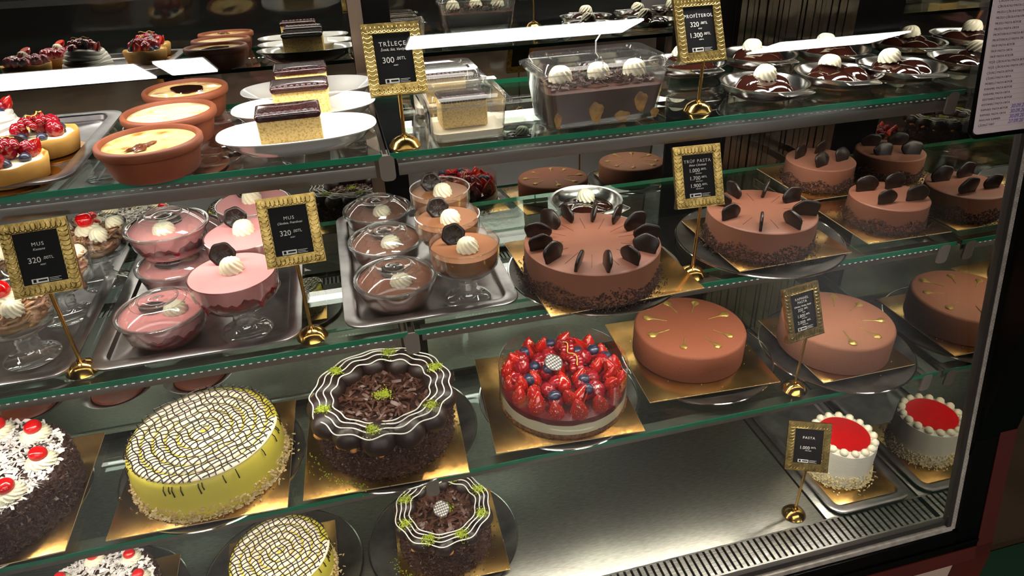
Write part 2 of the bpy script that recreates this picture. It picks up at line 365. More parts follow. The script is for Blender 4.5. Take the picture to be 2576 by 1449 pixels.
# case top
t = MB(); t.box(XL, .02, gy(1.2)-.02, .06, 1.21, 1.24); t.build('case_top', M_dark, case)
MB().box(XL-.02, XL, -.82, .04, 0, 1.21).build('left_end_wall', M_dark, case)
# ------------------------------------------------------------------ glass shelves with rails
def shelf(x0, x1, z, yf, yb, label, rail_drop):
    t = thing('glass_shelf', label, 'shelf', ((x0+x1)/2, 0, z), 0, 'glass shelves of the counter'); h = (x1-x0)/2
    MB().box(-h, h, yf+.0015, yb, -.0092, 0).build('glass_panel', M_shelf, t)
    MB().box(-h, h, yf, yf+.0014, -.0092, 0).build('polished_edge', M_sedge, t)
    MB().box(-h, h, yb+.0001, yb+.0012, -.0092, 0).build('rear_edge', M_sedge, t)
    # light rail under the front edge
    r = MB(); y = yf+.010; zd = -.0095-rail_drop; hh = .016 if rail_drop < .01 else .020
    r.box(-h+.012, h-.012, y, y+.0022, zd-hh, zd, bev=.0005); r.box(-h+.012, h-.012, y+.0022, y+.026, zd-.0025, zd-.0002)
    rl = r.build('light_rail', pm('rail_metal', 'B0ADA8', .3, .92, '9C9892', 5, .3, .7), t)
    e = MB(); x = -h+.03
    while x < h-.03:
        p = Vector((x, y+.014, zd-.0042)); nrm = Vector((0, .22, -.97)).normalized(); a = Vector((1, 0, 0)); b = nrm.cross(a)
        e.add([p+a*(.0022*i)+b*(.0022*j) for i, j in ((-1, -1), (1, -1), (1, 1), (-1, 1))], [(3, 2, 1, 0)], 0, False); x += .0125
    eo = ob('led_strip', None if False else _raw(e, 'led_strip', M_led), rl)
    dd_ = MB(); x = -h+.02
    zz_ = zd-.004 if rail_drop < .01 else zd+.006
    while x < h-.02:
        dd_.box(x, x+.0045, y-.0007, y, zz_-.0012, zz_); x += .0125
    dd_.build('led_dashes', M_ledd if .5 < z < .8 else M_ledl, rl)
    if rail_drop >= .01: MB().box(-h+.012, h-.012, y+.0001, y+.0015, zd, -.0095).build('rail_cover', M_cover, rl)
    return t
def _raw(mb, name, mat):
    me = bpy.data.meshes.new(name); me.from_pydata(mb.v, [], mb.f); me.materials.append(mat); me.update(); return me
XS = -1.093
for z, yf, yb, nm in ((Z1, -.543, -.16, 'top'), (Z2, -.630, -.147, 'second'), (Z3, -.690, -.15, 'third')):
    shelf(XL, XS-.006, z, yf, yb, {'top': 'uppermost clear glass shelf under the fruit tarts and clay bowls', 'second': 'middle clear glass shelf under pink mousses and chestnut goblets', 'third': 'lowest glass shelf, under yellow cake and cherry cake'}[nm], .012 if nm == 'top' else .003)
    shelf(XS+.006, -.006, z, yf, yb, {'top': 'uppermost clear glass shelf under tubs and steel sauce dishes', 'second': 'middle clear glass shelf under the truffle cakes', 'third': 'lowest glass shelf, under the berry cake and velvet cakes'}[nm], .012 if nm == 'top' else .003)
    for X in (XS, -.03):
        b = tag(MB().add([(0, 0, 0)], [], 0).build('x', M_seal), 'x', 'x') if False else None
        c = MB(); c.prism(rrect(.024, .042, .008), -.0035, 0, M=TR(X, yf-.001, z-.024) @ RX(PI/2)); c.box(X-.005, X+.005, yf+.0025, yf+.05, z-.020, z-.0105)
        c.build('shelf_bracket', pm('bracket_metal', '8E857C', .45, .4), case)
        a = MB(); a.box(X-.003, X+.003, yf+.03, ry(z)-.02, z-.028, z-.0102); a.build('shelf_arm', pm('arm_metal', '77706A', .3, 1), case)
# ------------------------------------------------------------------ plates, boards, trays
def plate_mesh(r=.164):
    m = MB(); m.lathe([(.0, .0), (r*.80, .0), (r*.84, .001), (r*.975, .0085), (r*.985, .0095), (r*.985, .0105), (r*.96, .0095), (r*.83, .0025), (r*.79, .0016), (0, .0016)], 72, 0, cap0=False, cap1=False)
    m.tube([(r*.987*math.cos(2*PI*i/72), r*.987*math.sin(2*PI*i/72), .0098) for i in range(72)], .0020, 6, 1, closed=True)
    return m.mesh('round_pan', [M_plate, M_rim], 30)
PLM = plate_mesh()
def plate(x, y, z, label):
    return tag(ob('round_pan', PLM, None, (x, y, z+.0003)), label, 'pan', 'round metal pans under the cakes')
def board(x, y, z, sx, sy, label, rz=0):
    m = MB(); m.box(-sx/2, sx/2, -sy/2, sy/2, .0003, .0028, 0, bev=.0004)
    o = m.build('cake_board', M_board, None, (x, y, z), (0, 0, rz)); tag(o, label, 'cake board', 'gold card boards under the cakes')
    e = MB(); h = .0001
    for (a, b, c, d_) in ((-sx/2, sx/2, -sy/2-h, -sy/2+h), (-sx/2, sx/2, sy/2-h, sy/2+h), (-sx/2-h, -sx/2+h, -sy/2, sy/2), (sx/2-h, sx/2+h, -sy/2, sy/2)): e.box(a, b, c, d_, .0007, .0024)
    e.build('cut_edge', M_bedge, o); return o
def tray(x0, x1, y0, y1, z, label, depth=.012, rim=.022, dark=False):
    cx, cy_ = (x0+x1)/2, (y0+y1)/2; W_, H_ = x1-x0, y1-y0
    def R(w_, h_, r, zz): return [(a, b, zz) for a, b in rrect(w_, h_, r, 6)]
    rings = [R(W_, H_, .034, depth-.0035), R(W_, H_, .034, depth), R(W_-.004, H_-.004, .033, depth+.0008), R(W_-rim*1.7, H_-rim*1.7, .022, depth+.0005), R(W_-rim*2, H_-rim*2, .02, depth-.001),
             R(W_-rim*2.25, H_-rim*2.25, .018, .003), R(W_-rim*2.6, H_-rim*2.6, .015, .0016), R(.04, .06, .01, .0016)]
    m = MB(); m.loft(rings, 0, False, True)
    low = [R(W_-.002, H_-.002, .033, depth-.0035), R(W_-rim*1.9, H_-rim*1.9, .022, depth-.003), R(W_-rim*2.2, H_-rim*2.2, .018, .0004), R(W_-rim*2.6, H_-rim*2.6, .015, 0.0), R(.04, .06, .01, 0)]
    m.loft(low, 0, False, True)
    return tag(m.build('serving_tray', M_tray, None, (cx, cy_, z+.0003)), label, 'tray', 'steel serving trays')
BZ = .0108                                            # board rests on the pan rim
def base(x, y, z, sx, sy, what, rz=0, px=None, py=None):
    plate(px if px is not None else x, py if py is not None else y, z, 'round dark metal pan under the '+what)
    board(x, y, z+BZ, sx, sy, 'square gold board carrying the '+what, rz)
    return z+BZ+.003
# ------------------------------------------------------------------ small shared parts
def seal_mesh():
    m = MB(); n = 48; ring = []
    def out(k, zz, dx=0): return [((.0155*k+.0007*math.sin(6*a+.6)*(k > .8))*math.cos(a), (.0155*k+.0007*math.sin(6*a+.6)*(k > .8))*math.sin(a), zz) for a in [2*PI*i/n for i in range(n)]]
    m.loft([out(.9, -.0018), out(1.12, -.0012), out(1.15, .0008), out(1.0, .0022), out(.84, .0018), out(.78, .0008), out(.3, .0008)], 0)
    for sgn in (-1, 1): m.tube([(-.007+.014*i/12, sgn*.0022*math.sin(i*.8), .0011) for i in range(13)], .0005, 5)
    return m.mesh('chocolate_seal', M_dchoc, 60)
SEAL = seal_mesh()
def rosette_mesh(name='cream_rosette', r=.0192, h=.0245, lobes=11, tw=3.2, mat=None):
    m = MB(); pr = []
    for i in range(15):
        t = i/14; pr.append((r*(1-.02*t)*math.cos(t*PI/2)**.62 if t < 1 else 0.0003, h*math.sin(t*PI/2)**1.0*(1.0)))
    pr = [(r*.82, 0.0)]+pr
    m.lathe(pr, 66, 0, fn=lambda a, rr, z, i: (rr*(1+.10*math.cos(lobes*(a+tw*z/h*.35))), z), cap0=True)
    return m.mesh(name, mat or M_cream2, 80)
ROS = rosette_mesh()
ROSB = rosette_mesh(r=.022, h=.013, lobes=13)
def rasp_mesh():
    pts = [];
    for i in range(58):
        z = 1-2*(i+.5)/58; a = i*2.39996; r = math.sqrt(1-z*z); pts.append((r*math.cos(a), r*math.sin(a), z))
    P = np.array(pts)
    def fn(p):
        d2 = ((P-np.array(p))**2).sum(1).min(); return .93+.16*max(0, 1-d2/.065)**.5
    m = MB(); m.ball((0, 0, .0095), (.0095, .0095, .011), 36, 22, 0, fn=fn); return m.mesh('raspberry', M_rasp, 80)
RASP = rasp_mesh()
def blue_mesh():
    m = MB(); m.ball((0, 0, .0066), (.0078, .0078, .0066), 20, 12, 0)
    m.tube([(.0026*(1+.25*(i % 2))*math.cos(2*PI*i/10), .0026*(1+.25*(i % 2))*math.sin(2*PI*i/10), .0128) for i in range(10)], .0006, 5, 0, closed=True); return m.mesh('blueberry', M_blue, 80)
BLUE = blue_mesh()
def curr_mesh():
    m = MB(); m.ball((0, 0, 0), .0052, 16, 10, 0); m.ball((0, 0, -.0052), (.0009, .0009, .0012), 6, 4, 1); return m.mesh('redcurrant', [M_curr, M_stem], 80)
CURR = curr_mesh()
SL = .030
def SR(t): return .0128*math.sin(PI*min(1, (t*.93+.07)))**.6*(1-.55*t)
def straw_mesh(cut=False):
    rs_ = random.Random(3)
    m = MB(); pr = []
    for i in range(13):
        t = i/12; r = SR(t); pr.append((max(r, .0002), SL*t))
    fn = (lambda a, r, z, i: (r*(.35 if 0 < a < PI else 1), z)) if cut else None
    m.lathe(pr, 22, 0, fn=fn)
    for k in range(46):
        t = rs_.uniform(.08, .9); a = rs_.uniform(0, 2*PI); r = SR(t)
        if cut and 0 < (a % (2*PI)) < PI: continue
        m.ball((r*math.cos(a), r*math.sin(a), SL*t), (.00035, .00035, .0006), 5, 4, 1)
    if cut:
        m.add([(0.001+.0095*math.cos(a), .0043, .0125+.0115*math.sin(a)) for a in [2*PI*i/16 for i in range(16)]], [tuple(range(16))], 2, False)
    return m.mesh('strawberry', [M_straw, M_seed, pm('strawberry_flesh', 'D8402A', .25, 0, 'E88A6A', 90, .5, .7, coat=.4)], 80)
STRAW = straw_mesh(); STRAWC = straw_mesh(True)
def disc_mesh(r=.0135):
    m = MB(); m.lathe([(0, 0), (r, 0), (r, .0012), (0, .0012)], 30, 0, cap0=False, cap1=False)
    for i in range(7):
        u = -r*.8+i*r*.27
        for j in range(6):
            v_ = -r*.8+j*r*.32
            if u*u+v_*v_ < (r*.86)**2:
                a = (i*3+j*5) % 4*PI/4; L = r*.13
                m.box(u-L, u+L, v_-.0004, v_+.0004, .0012, .0015, 1, M=TR(u, v_, 0) @ RZ(a) @ TR(-u, -v_, 0)); m.box(u-.0003, u+.0003, v_-L, v_+L, .0012, .0015, 1, M=TR(u, v_, 0) @ RZ(a) @ TR(-u, -v_, 0))
    return m.mesh('chocolate_disc', [pm('grey_chocolate', '4A4340', .35), M_white], 40)
DISC = disc_mesh()
def part(name, me, parent, loc, rot=(0, 0, 0), s=1.0):
    o = ob(name, me, parent, loc, rot); 
    if s != 1.0: o.scale = (s, s, s) if not isinstance(s, tuple) else s
    return o
# ------------------------------------------------------------------ truffle cake
def choc_piece_mesh():
    m = MB(); n = 30; W_, H_ = .0165, .0165
    def ring(k, t):
        o = []
        for i in range(n):
            a = 2*PI*i/n; r = 1+.07*math.sin(3*a+.5)+.05*math.sin(5*a+1); x = W_*k*r*math.cos(a); z = H_*k*r*math.sin(a)
            if z < -H_*.55: z = -H_*.55
            o.append((x, t, z+H_*.5))
        return o
    m.loft([ring(.92, -.0022), ring(1.03, -.001), ring(1.03, .001), ring(.92, .0022)], 0)
    return m.mesh('chocolate_piece', M_dchoc, 60)
CHP = choc_piece_mesh()
def truffle(x, y, z, r, h, n, ph, pr_, label, lines=True, full=True, face=False):
    t = thing('truffle_cake', label, 'cake', (x, y, z), 0, 'chocolate truffle cakes')
    b = MB(); b.lathe([(0, 0), (r*.985, 0), (r, .002), (r, h-.002), (r-.0018, h-.0004), (r-.004, h), (r*.5, h+.0003), (0, h+.0003)], 96, 0, cap0=False, cap1=False)
    if lines:
        for i in range(n):
            a = ph+(i+.5)*2*PI/n; b.box(r*.42, r*.80, -.00035, .00035, h-.0004, h+.0006, 1, M=RZ(a))
    b.build('mousse_body', [M_mousse, pm('score_line', '4A2417', .7)], t)
    c = MB()
    N = int(3200*r/.12)
    for i in range(N):
        a = random.uniform(0, 2*PI); zz = h*.46*random.random()**1.5*(1+.25*math.sin(7*a)); c.chip(((r+.0006)*math.cos(a), (r+.0006)*math.sin(a), zz), .0032, 0, .35)
    for i in range(N//6):
        a = random.uniform(0, 2*PI); rr = r+abs(random.gauss(0, .009)); c.chip((rr*math.cos(a), rr*math.sin(a), .0012), .0026, 0, .35)
    c.build('cocoa_crumbs', M_crumb, t)
    for i in range(n):
        a = ph+i*2*PI/n
        part('chocolate_piece', CHP, t, (pr_*math.cos(a), pr_*math.sin(a), h-.001), (random.uniform(-.25, .25)-.1*face, random.uniform(-.1, .1), (a+PI if not face else 0)+random.uniform(-.15, .15)), random.uniform(1.25, 1.45))
    return t
zb = base(-.725, -.526, Z2, .287, .284, 'twelve-piece truffle cake', math.radians(2), -.734, -.534)
truffle(-.750, -.556, zb, .122, .066, 13, .25, .098, 'largest truffle cake with a full ring of dark chocolate pieces')
zb = base(-.369, -.515, Z2, .240, .225, 'truffle cake behind the steel stand', math.radians(1), -.378, -.515)
truffle(-.388, -.524, zb, .103, .062, 8, .2, .080, 'middle sized truffle cake with eight standing chocolate pieces')
zb = base(-.099, -.511, Z2, .188, .196, 'small truffle cake beside the end mirror', math.radians(-2), -.100, -.50) if False else None
board(-.099, -.511, Z2+.0115, .190, .197, 'square gold board carrying the nearer small truffle cake', math.radians(-1))
board(-.092, -.293, Z2+.0115, .178, .205, 'square gold board carrying the rear small truffle cake', math.radians(1))
for yy, lab in ((-.500, 'nearer'), (-.290, 'rear')):
    pl = MB(); pl.prism(rrect(.15, .17, .03, 6), 0, .0112); tag(pl.build('small_pan', M_plate, None, (-.097, yy, Z2+.0003)), 'small metal pan under the %s four-piece truffle cake' % lab, 'pan')
def truffle4(x, y, z, label, rz):
    t = truffle(x, y, z, .076, .052, 4, .72, .046, label, False, face=True)
    t.rotation_euler = (0, 0, rz); return t
truffle4(-.093, -.522, Z2+.0143, 'small truffle cake nearest the end mirror with four chocolate pieces', 0)
truffle4(-.094, -.300, Z2+.0143, 'small truffle cake at the back of the middle shelf', .3)
# ------------------------------------------------------------------ velvet cakes with gold drops
def drop_mesh():
    m = MB(); pts = []; rad = []
    for i in range(12):
        t = i/11; pts.append((.048*t, 0, .0008)); rad.append(.0014+.0078*math.exp(-((t-.84)/.17)**2))
    m.tube(pts, rad, 8, flat=.42); return m.mesh('gold_drop', pm('gold_drop_paint', 'B0904A', .34, .6), 60)
DROP = drop_mesh()
def velvet(x, y, z, r, h, ph, mat, label):
    t = thing('velvet_cake', label, 'cake', (x, y, z), 0, 'cocoa velvet cakes with gold drops')
    b = MB(); b.lathe([(0, 0), (r*.985, 0), (r, .002), (r, h-.006), (r-.002, h-.0018), (r-.006, h), (r*.5, h+.0004), (0, h+.0004)], 112, 0, cap0=False, cap1=False)
    b.build('velvet_body', mat, t, ang=60)
    for i in range(8):
        a = ph+i*PI/4+random.uniform(-.1, .1); part('gold_drop', DROP, t, (r*.42*math.cos(a), r*.42*math.sin(a), h+.0003), (0, 0, a+random.uniform(-.25, .25)), random.uniform(.85, 1.1))
    c = MB()
    for i in range(14):
        a = random.uniform(0, 2*PI); rr = r+abs(random.gauss(0, .012)); c.chip((rr*math.cos(a), rr*math.sin(a), .0008), .0022, 0, .3)
    c.build('loose_crumbs', M_almond, t); return t
zb = base(-.489, -.488, Z3, .285, .287, 'darker velvet cake', math.radians(-3), -.475, -.505)
velvet(-.488, -.484, zb, .119, .066, .16, M_velvet, 'reddish brown velvet cake with gold drops behind the berry cake')
zb = base(-.161, -.546, Z3, .222, .243, 'paler velvet cake', 0, -.166, -.56)
velvet(-.170, -.553, zb, .1165, .066, .35, M_velvet2, 'paler velvet cake with gold drops beside the end mirror')
# ------------------------------------------------------------------ berry cheesecake
def berry_cake(x, y, z):
    t = thing('berry_cheesecake', 'round cheesecake piled with strawberries, raspberries and blueberries inside clear film', 'cake', (x, y, z))
    r = .127
    m = MB(); m.lathe([(0, 0), (r+.001, 0), (r+.002, .004), (r+.0005, .009), (0, .009)], 80, 0, fn=lambda a, rr, zz, i: (rr*(1+.008*math.sin(31*a)*math.sin(17*a)), zz), cap0=False, cap1=False)
    for i in range(500):
        a = random.uniform(0, 2*PI); m.chip(((r+.0012)*math.cos(a), (r+.0012)*math.sin(a), random.uniform(.0, .009)), .0034, 0, .5)
    m.build('biscuit_base', M_biscuit, t)
    MB().lathe([(0, .009), (r, .009), (r, .031), (0, .031)], 80, 0, cap0=False, cap1=False).build('cream_layer', M_cheese, t)
    MB().lathe([(0, .0305), (r-.0004, .0305), (r-.0004, .044), (r-.01, .046), (r*.6, .055), (0, .056)], 80, 0, cap0=False, cap1=False, fn=lambda a, rr, zz, i: (rr, zz-(.003*math.sin(9*a) if i == 1 else 0))).build('berry_jelly', pm('berry_jelly_deep', '6A0A1A', .12, coat=.5), t)
    ca = MB(); ca.lathe([(r+.0006, .004), (r+.0008, .088), (r+.0018, .088), (r+.0016, .004)], 96, 0, cap0=False, cap1=False); ca.build('clear_collar', M_acet, t)
    # outer ring of upright strawberries, then mixed rings
    rnd = random.Random(4)
    for i in range(16):
        a = i*2*PI/16; rr = .110
        part('strawberry', STRAW, t, (rr*math.cos(a), rr*math.sin(a), .031), (rnd.uniform(-.15, .15)-.10*math.sin(a), rnd.uniform(-.15, .15)+.10*math.cos(a), a), 1.62*rnd.uniform(.9, 1.1))
    for rr, n, seq in ((.096, 15, 'SBSRSSBSRSSBSRS'), (.082, 15, 'BSRSBRSRBSRBSRRS'), (.060, 12, 'RBSRSBRSRBSR'), (.037, 7, 'SRBRSRB'), (.010, 2, 'RS')):
        for i in range(n):
            a = i*2*PI/n+rr*40; c_ = seq[i % len(seq)]; px, py = rr*math.cos(a)+rnd.uniform(-.003, .003), rr*math.sin(a)+rnd.uniform(-.003, .003)
            zt = .050+rnd.uniform(.002, .010)
            if c_ == 'B': part('blueberry', BLUE, t, (px, py, zt+.009), (rnd.uniform(-.7, .7), rnd.uniform(-.7, .7), 0), rnd.uniform(1.45, 1.65)); part('raspberry', RASP, t, (px, py, zt-.007), (0, 0, 0), 1.4)
            elif c_ == 'R': part('raspberry', RASP, t, (px, py, zt), (rnd.uniform(-.9, .9), rnd.uniform(-.9, .9), rnd.uniform(0, 6)), rnd.uniform(1.4, 1.65))
            else: part('strawberry', STRAWC if rnd.random() < .35 else STRAW, t, (px, py, zt-.004), (rnd.uniform(-.55, .55), rnd.uniform(-.55, .55), rnd.uniform(0, 6)), rnd.uniform(1.25, 1.55))
    cur = [(.016+.004*math.sin(i*.9)+.008*(i/13), .052-.0065*i, .074+.004*math.sin(i)) for i in range(13)]
    st = MB(); st.tube([(c[0]+.001, c[1], c[2]+.020) for c in cur], .0011, 6); st.build('currant_stem', M_stem, t)
    for i, c in enumerate(cur):
        for sgn in (-1, 1): part('redcurrant', CURR, t, (c[0]+sgn*.0072, c[1], c[2]+.012+rnd.uniform(-.001, .001)), (rnd.uniform(-1, 1), 0, 0), rnd.uniform(1.35, 1.55))
    part('chocolate_disc', DISC, t, (-.022, -.006, .092), (math.radians(26), math.radians(-4), .4), 1.35)
    return t
zb = base(-.815, -.540, Z3, .288, .292, 'berry cheesecake', math.radians(-4), -.806, -.542)
berry_cake(-.800, -.553, zb)
# ------------------------------------------------------------------ profiterole crowned chocolate cakes
def curls(m, r, n, z0, hgt, size, rnd):
    for i in range(n):
        a = rnd.uniform(0, 2*PI); rr = r*math.sqrt(rnd.random()); x, y = rr*math.cos(a), rr*math.sin(a); zz = z0+hgt*(1-(rr/r)**2)*rnd.uniform(.2, 1)
        L = size*rnd.uniform(.6, 1.4); b = rnd.uniform(0, 2*PI); W_ = L*rnd.uniform(.2, .4); cu = rnd.uniform(.1, .5)
        M = TR(x, y, zz) @ RZ(b) @ RX(rnd.uniform(-.7, .7)) @ RY(rnd.uniform(-.5, .5)); vs = []; n2 = 5
        for q_ in range(n2):
            t = q_/(n2-1)-.5
            for sgn in (-1, 1):
                for th in (0, .0006): vs.append((t*L, sgn*W_/2*(1-.5*abs(t)), cu*L*(.25-t*t)*1.2+th))
        fs = []
        for q_ in range(n2-1):
            o = q_*4; p = o+4; fs += [(o, p, p+2, o+2), (o+1, o+3, p+3, p+1), (o, o+1, p+1, p), (o+2, p+2, p+3, o+3)]
        fs += [(0, 2, 3, 1), (n2*4-4, n2*4-3, n2*4-1, n2*4-2)]
        m.add(vs, fs, 0, True, M)
def pro_cake(x, y, z, r, h, label, disc, seed):
    rnd = random.Random(seed); random.seed(seed)
    t = thing('profiterole_cake', label, 'cake', (x, y, z), 0, 'chocolate cakes crowned with profiteroles')
    MB().lathe([(0, 0), (r*.97, 0), (r*.98, h*.4), (r*.95, h), (0, h)], 72, 0, cap0=False, cap1=False, fn=lambda a, rr, zz, i: (rr*(1+.012*math.sin(8*a+zz*60)), zz)).build('cake_body', M_crumb, t)
    c = MB()
    for i in range(int(5200*r/.12)):
        a = rnd.uniform(0, 2*PI); zz = h*rnd.random(); c.chip((r*rnd.uniform(.96, 1.0)*math.cos(a), r*rnd.uniform(.96, 1.0)*math.sin(a), zz), .0048, 0, .18)
    for i in range(160):
        a = rnd.uniform(0, 2*PI); rr = r+abs(rnd.gauss(0, .007)); c.chip((rr*math.cos(a), rr*math.sin(a), .001), .003, 0, .3)
    c.build('chocolate_shavings', M_choc, t)
    n = 13 if r > .11 else 10; br = r*.235; R_ = r-br*.6
    pmesh = MB(); pmesh.ball((0, 0, 0), (br, br, br*.82), 24, 14, 0, fn=lambda p: 1+.03*math.sin(5*p.x+3*p.y)); 
    for k in range(3): pmesh.ball((br*.55*math.cos(k*2+.4), br*.55*math.sin(k*2+.4), -br*.62), (br*.32, br*.25, br*.2), 8, 6, 1)
    PMm = pmesh.mesh('profiterole', [pm('chocolate_glaze', '2B1C19', .42, 0, '211410', 60, .3, .7, bump=.3, bs=120), pm('choux_pastry', 'C98A45', .7)], 60)
    for i in range(n):
        a = i*2*PI/n+.2; part('profiterole', PMm, t, (R_*math.cos(a), R_*math.sin(a), h+br*.32), (rnd.uniform(-.5, .5), rnd.uniform(-.4, .4), rnd.uniform(0, 6)), rnd.uniform(.93, 1.08))
    m = MB(); curls(m, R_-br*.75, 330, h+.002, .014, .016, rnd); m.build('chocolate_curls', pm('curl_chocolate', '5A3A2E', .38, 0, '47291F', 60, .3, .7), t)
    ztop = h+br*1.13
    ic = MB()
    for k in range(4):
        rr0 = R_+br*(.62-.42*k); pts = []
        for i in range(180):
            a = 2*PI*i/180; wv = .028*rr0*math.sin(n*a+k*.3); rr = rr0+wv; off = abs(rr-R_)/br
            bump = max(.35, math.cos((a-.2)*n/2)**2) if False else (.80+.20*math.cos((a-.2)*n))
            pts.append((rr*math.cos(a), rr*math.sin(a), h+br*.32+br*.82*math.sqrt(max(.05, 1-min(.93, off*off*.8)))*(.86+.14*bump)+.001))
        ic.tube(pts, .0012, 6, closed=True)
    ic.build('white_icing_lines', M_white, t)
    ps = MB()
    spots = [(a*2*PI/(6 if r > .11 else 8)+.3, R_+br*.05, .011) for a in range(6 if r > .11 else 8)]
    for (a, rr, sp) in spots:
        for i in range(190):
            q1, q2 = rnd.gauss(0, sp*.62), rnd.gauss(0, sp*.55); X_, Y_ = (rr+q1)*math.cos(a)-q2*math.sin(a), (rr+q1)*math.sin(a)+q2*math.cos(a)
            off = abs(math.hypot(X_, Y_)-R_)/br; ps.chip((X_, Y_, h+br*.32+br*.84*math.sqrt(max(.03, 1-min(.95, off*off)))+.0016), .0021, 0, .6)
    for i in range(240):
        q1, q2 = rnd.gauss(0, .008), rnd.gauss(0, .007); ps.chip((q1+(.004 if disc else 0), q2, h+.018+rnd.uniform(0, .003)-.1*abs(q1)), .0022, 0, .6)
    for i in range(90):
        a = rnd.uniform(3.3, 4.4); rr = r+.012+abs(rnd.gauss(0, .012)); ps.chip((rr*math.cos(a), rr*math.sin(a), .0012), .0021, 0, .6)
    ps.build('pistachio_crumbs', M_pist, t)
    if disc: part('chocolate_disc', DISC, t, (-.004, -.006, h+.026), (math.radians(28), 0, .2), 1.25)
    return t
zb = base(-1.163, -.556, Z3, .290, .288, 'large profiterole crowned cake', math.radians(-3), -1.146, -.552)
pro_cake(-1.156, -.556, zb, .128, .070, 'large dark chocolate cake ringed by profiteroles and white icing lines', False, 3)
plate(-1.074, -.567, 0, 'round dark metal pan under the small profiterole cake on the deck')
board(-1.063, -.570, BZ, .226, .226, 'square gold board carrying the small profiterole cake', math.radians(-2))
pro_cake(-1.070, -.575, BZ+.003, .098, .076, 'small dark chocolate cake with profiteroles and grey disc on the deck', True, 5)
# ------------------------------------------------------------------ yellow spiral cakes
def spiral_cake(x, y, z, r, h, label, seed):
    rnd = random.Random(seed); random.seed(seed)
    t = thing('spiral_cake', label, 'cake', (x, y, z), 0, 'yellow cakes with piped spiral tops')
    MB().lathe([(0, 0), (r, 0), (r*1.005, h*.5), (r*.985, h*.85), (r*.955, h*.97), (r*.90, h), (0, h)], 96, 0, cap0=False, cap1=False).build('glazed_body', M_yel, t, ang=60)
    turns = 6.0 if r > .11 else 5.0; pitch_ = (r*.93)/turns; pts = []; tr = pitch_*.405
    N = int(60*turns)
    for i in range(N+1):
        a = 2*PI*turns*i/N; rr = pitch_*a/(2*PI)
        if rr < tr*.3: continue
        pts.append((rr*math.cos(a), rr*math.sin(a), h+tr*.0))
    MB().tube(pts, tr, 12, flat=.46).build('meringue_spiral', M_mer, t, ang=60)
    def ht(X_, Y_):
        rr = math.hypot(X_, Y_); a = math.atan2(Y_, X_) % (2*PI); u = (rr-pitch_*a/(2*PI))/pitch_; fr_ = abs(u-round(u))*pitch_
        if rr > r*.93+tr: 
            k = (rr-(r*.93+tr))/(r*.1); return h+.0004-max(0, k)**1.3*h*.35
        return max(h+.0008, h+tr*.0+tr*.46*math.sqrt(max(0, 1-(fr_/tr)**2))+.0006) if fr_ < tr else h+.0008
    ln = MB(); Rm = r*.93+tr*.5
    for ang, sp, amp in ((.50, .0092, .0009), (2.05, .0120, .0016)):
        k = -Rm
        while k < Rm:
            L = math.sqrt(max(0, Rm*Rm-k*k)); n2 = max(6, int(2*L/.0035)); pp = []
            for i in range(n2+1):
                s_ = -L+2*L*i/n2; u = k+amp*math.sin(s_*150+k*90)+.0012*math.sin(s_*40+k*20); X_, Y_ = s_*math.cos(ang)-u*math.sin(ang), s_*math.sin(ang)+u*math.cos(ang)
                pp.append((X_, Y_, ht(X_, Y_)))
            if L > .006: ln.tube(pp, .00098, 5)
            k += sp*rnd.uniform(.85, 1.15)
    for i in range(42):
        a = rnd.uniform(0, 2*PI); d_ = rnd.uniform(.004, .014); ln.tube([(r*.975*math.cos(a), r*.975*math.sin(a), h*.95), (r*1.004*math.cos(a), r*1.004*math.sin(a), h*.88), (r*1.008*math.cos(a+.01), r*1.008*math.sin(a+.01), h*.88-d_)], [.0008, .0009, .0012], 6)
    ln.build('chocolate_drizzle', M_dchoc, t)
    c = MB()
    for i in range(int(1300*r/.13)):
        a = rnd.uniform(0, 2*PI); zz = h*.30*rnd.random()**1.8; rr = r+.001+.004*(1-zz/(h*.3)); c.chip((rr*math.cos(a), rr*math.sin(a), zz+.001), .0058, 0, .14)
    for i in range(120):
        a = rnd.uniform(0, 2*PI); rr = r+.004+abs(rnd.gauss(0, .008)); c.chip((rr*math.cos(a), rr*math.sin(a), .001), .0052, 0, .14)
    c.build('almond_flakes', M_almond, t); return t
zb = base(-1.480, -.551, Z3, .288, .288, 'large yellow spiral cake', math.radians(-2), -1.475, -.548)
spiral_cake(-1.476, -.556, zb, .130, .080, 'large yellow cake with white spiral top and chocolate net, on glass', 8)
plate(-1.412, -.560, 0, 'round dark metal pan under the small yellow cake on the deck')
board(-1.415, -.570, BZ, .226, .226, 'square gold board carrying the small yellow cake', math.radians(1))
spiral_cake(-1.407, -.578, BZ+.003, .100, .078, 'small yellow spiral cake on the steel deck, cut by the lower edge', 9)
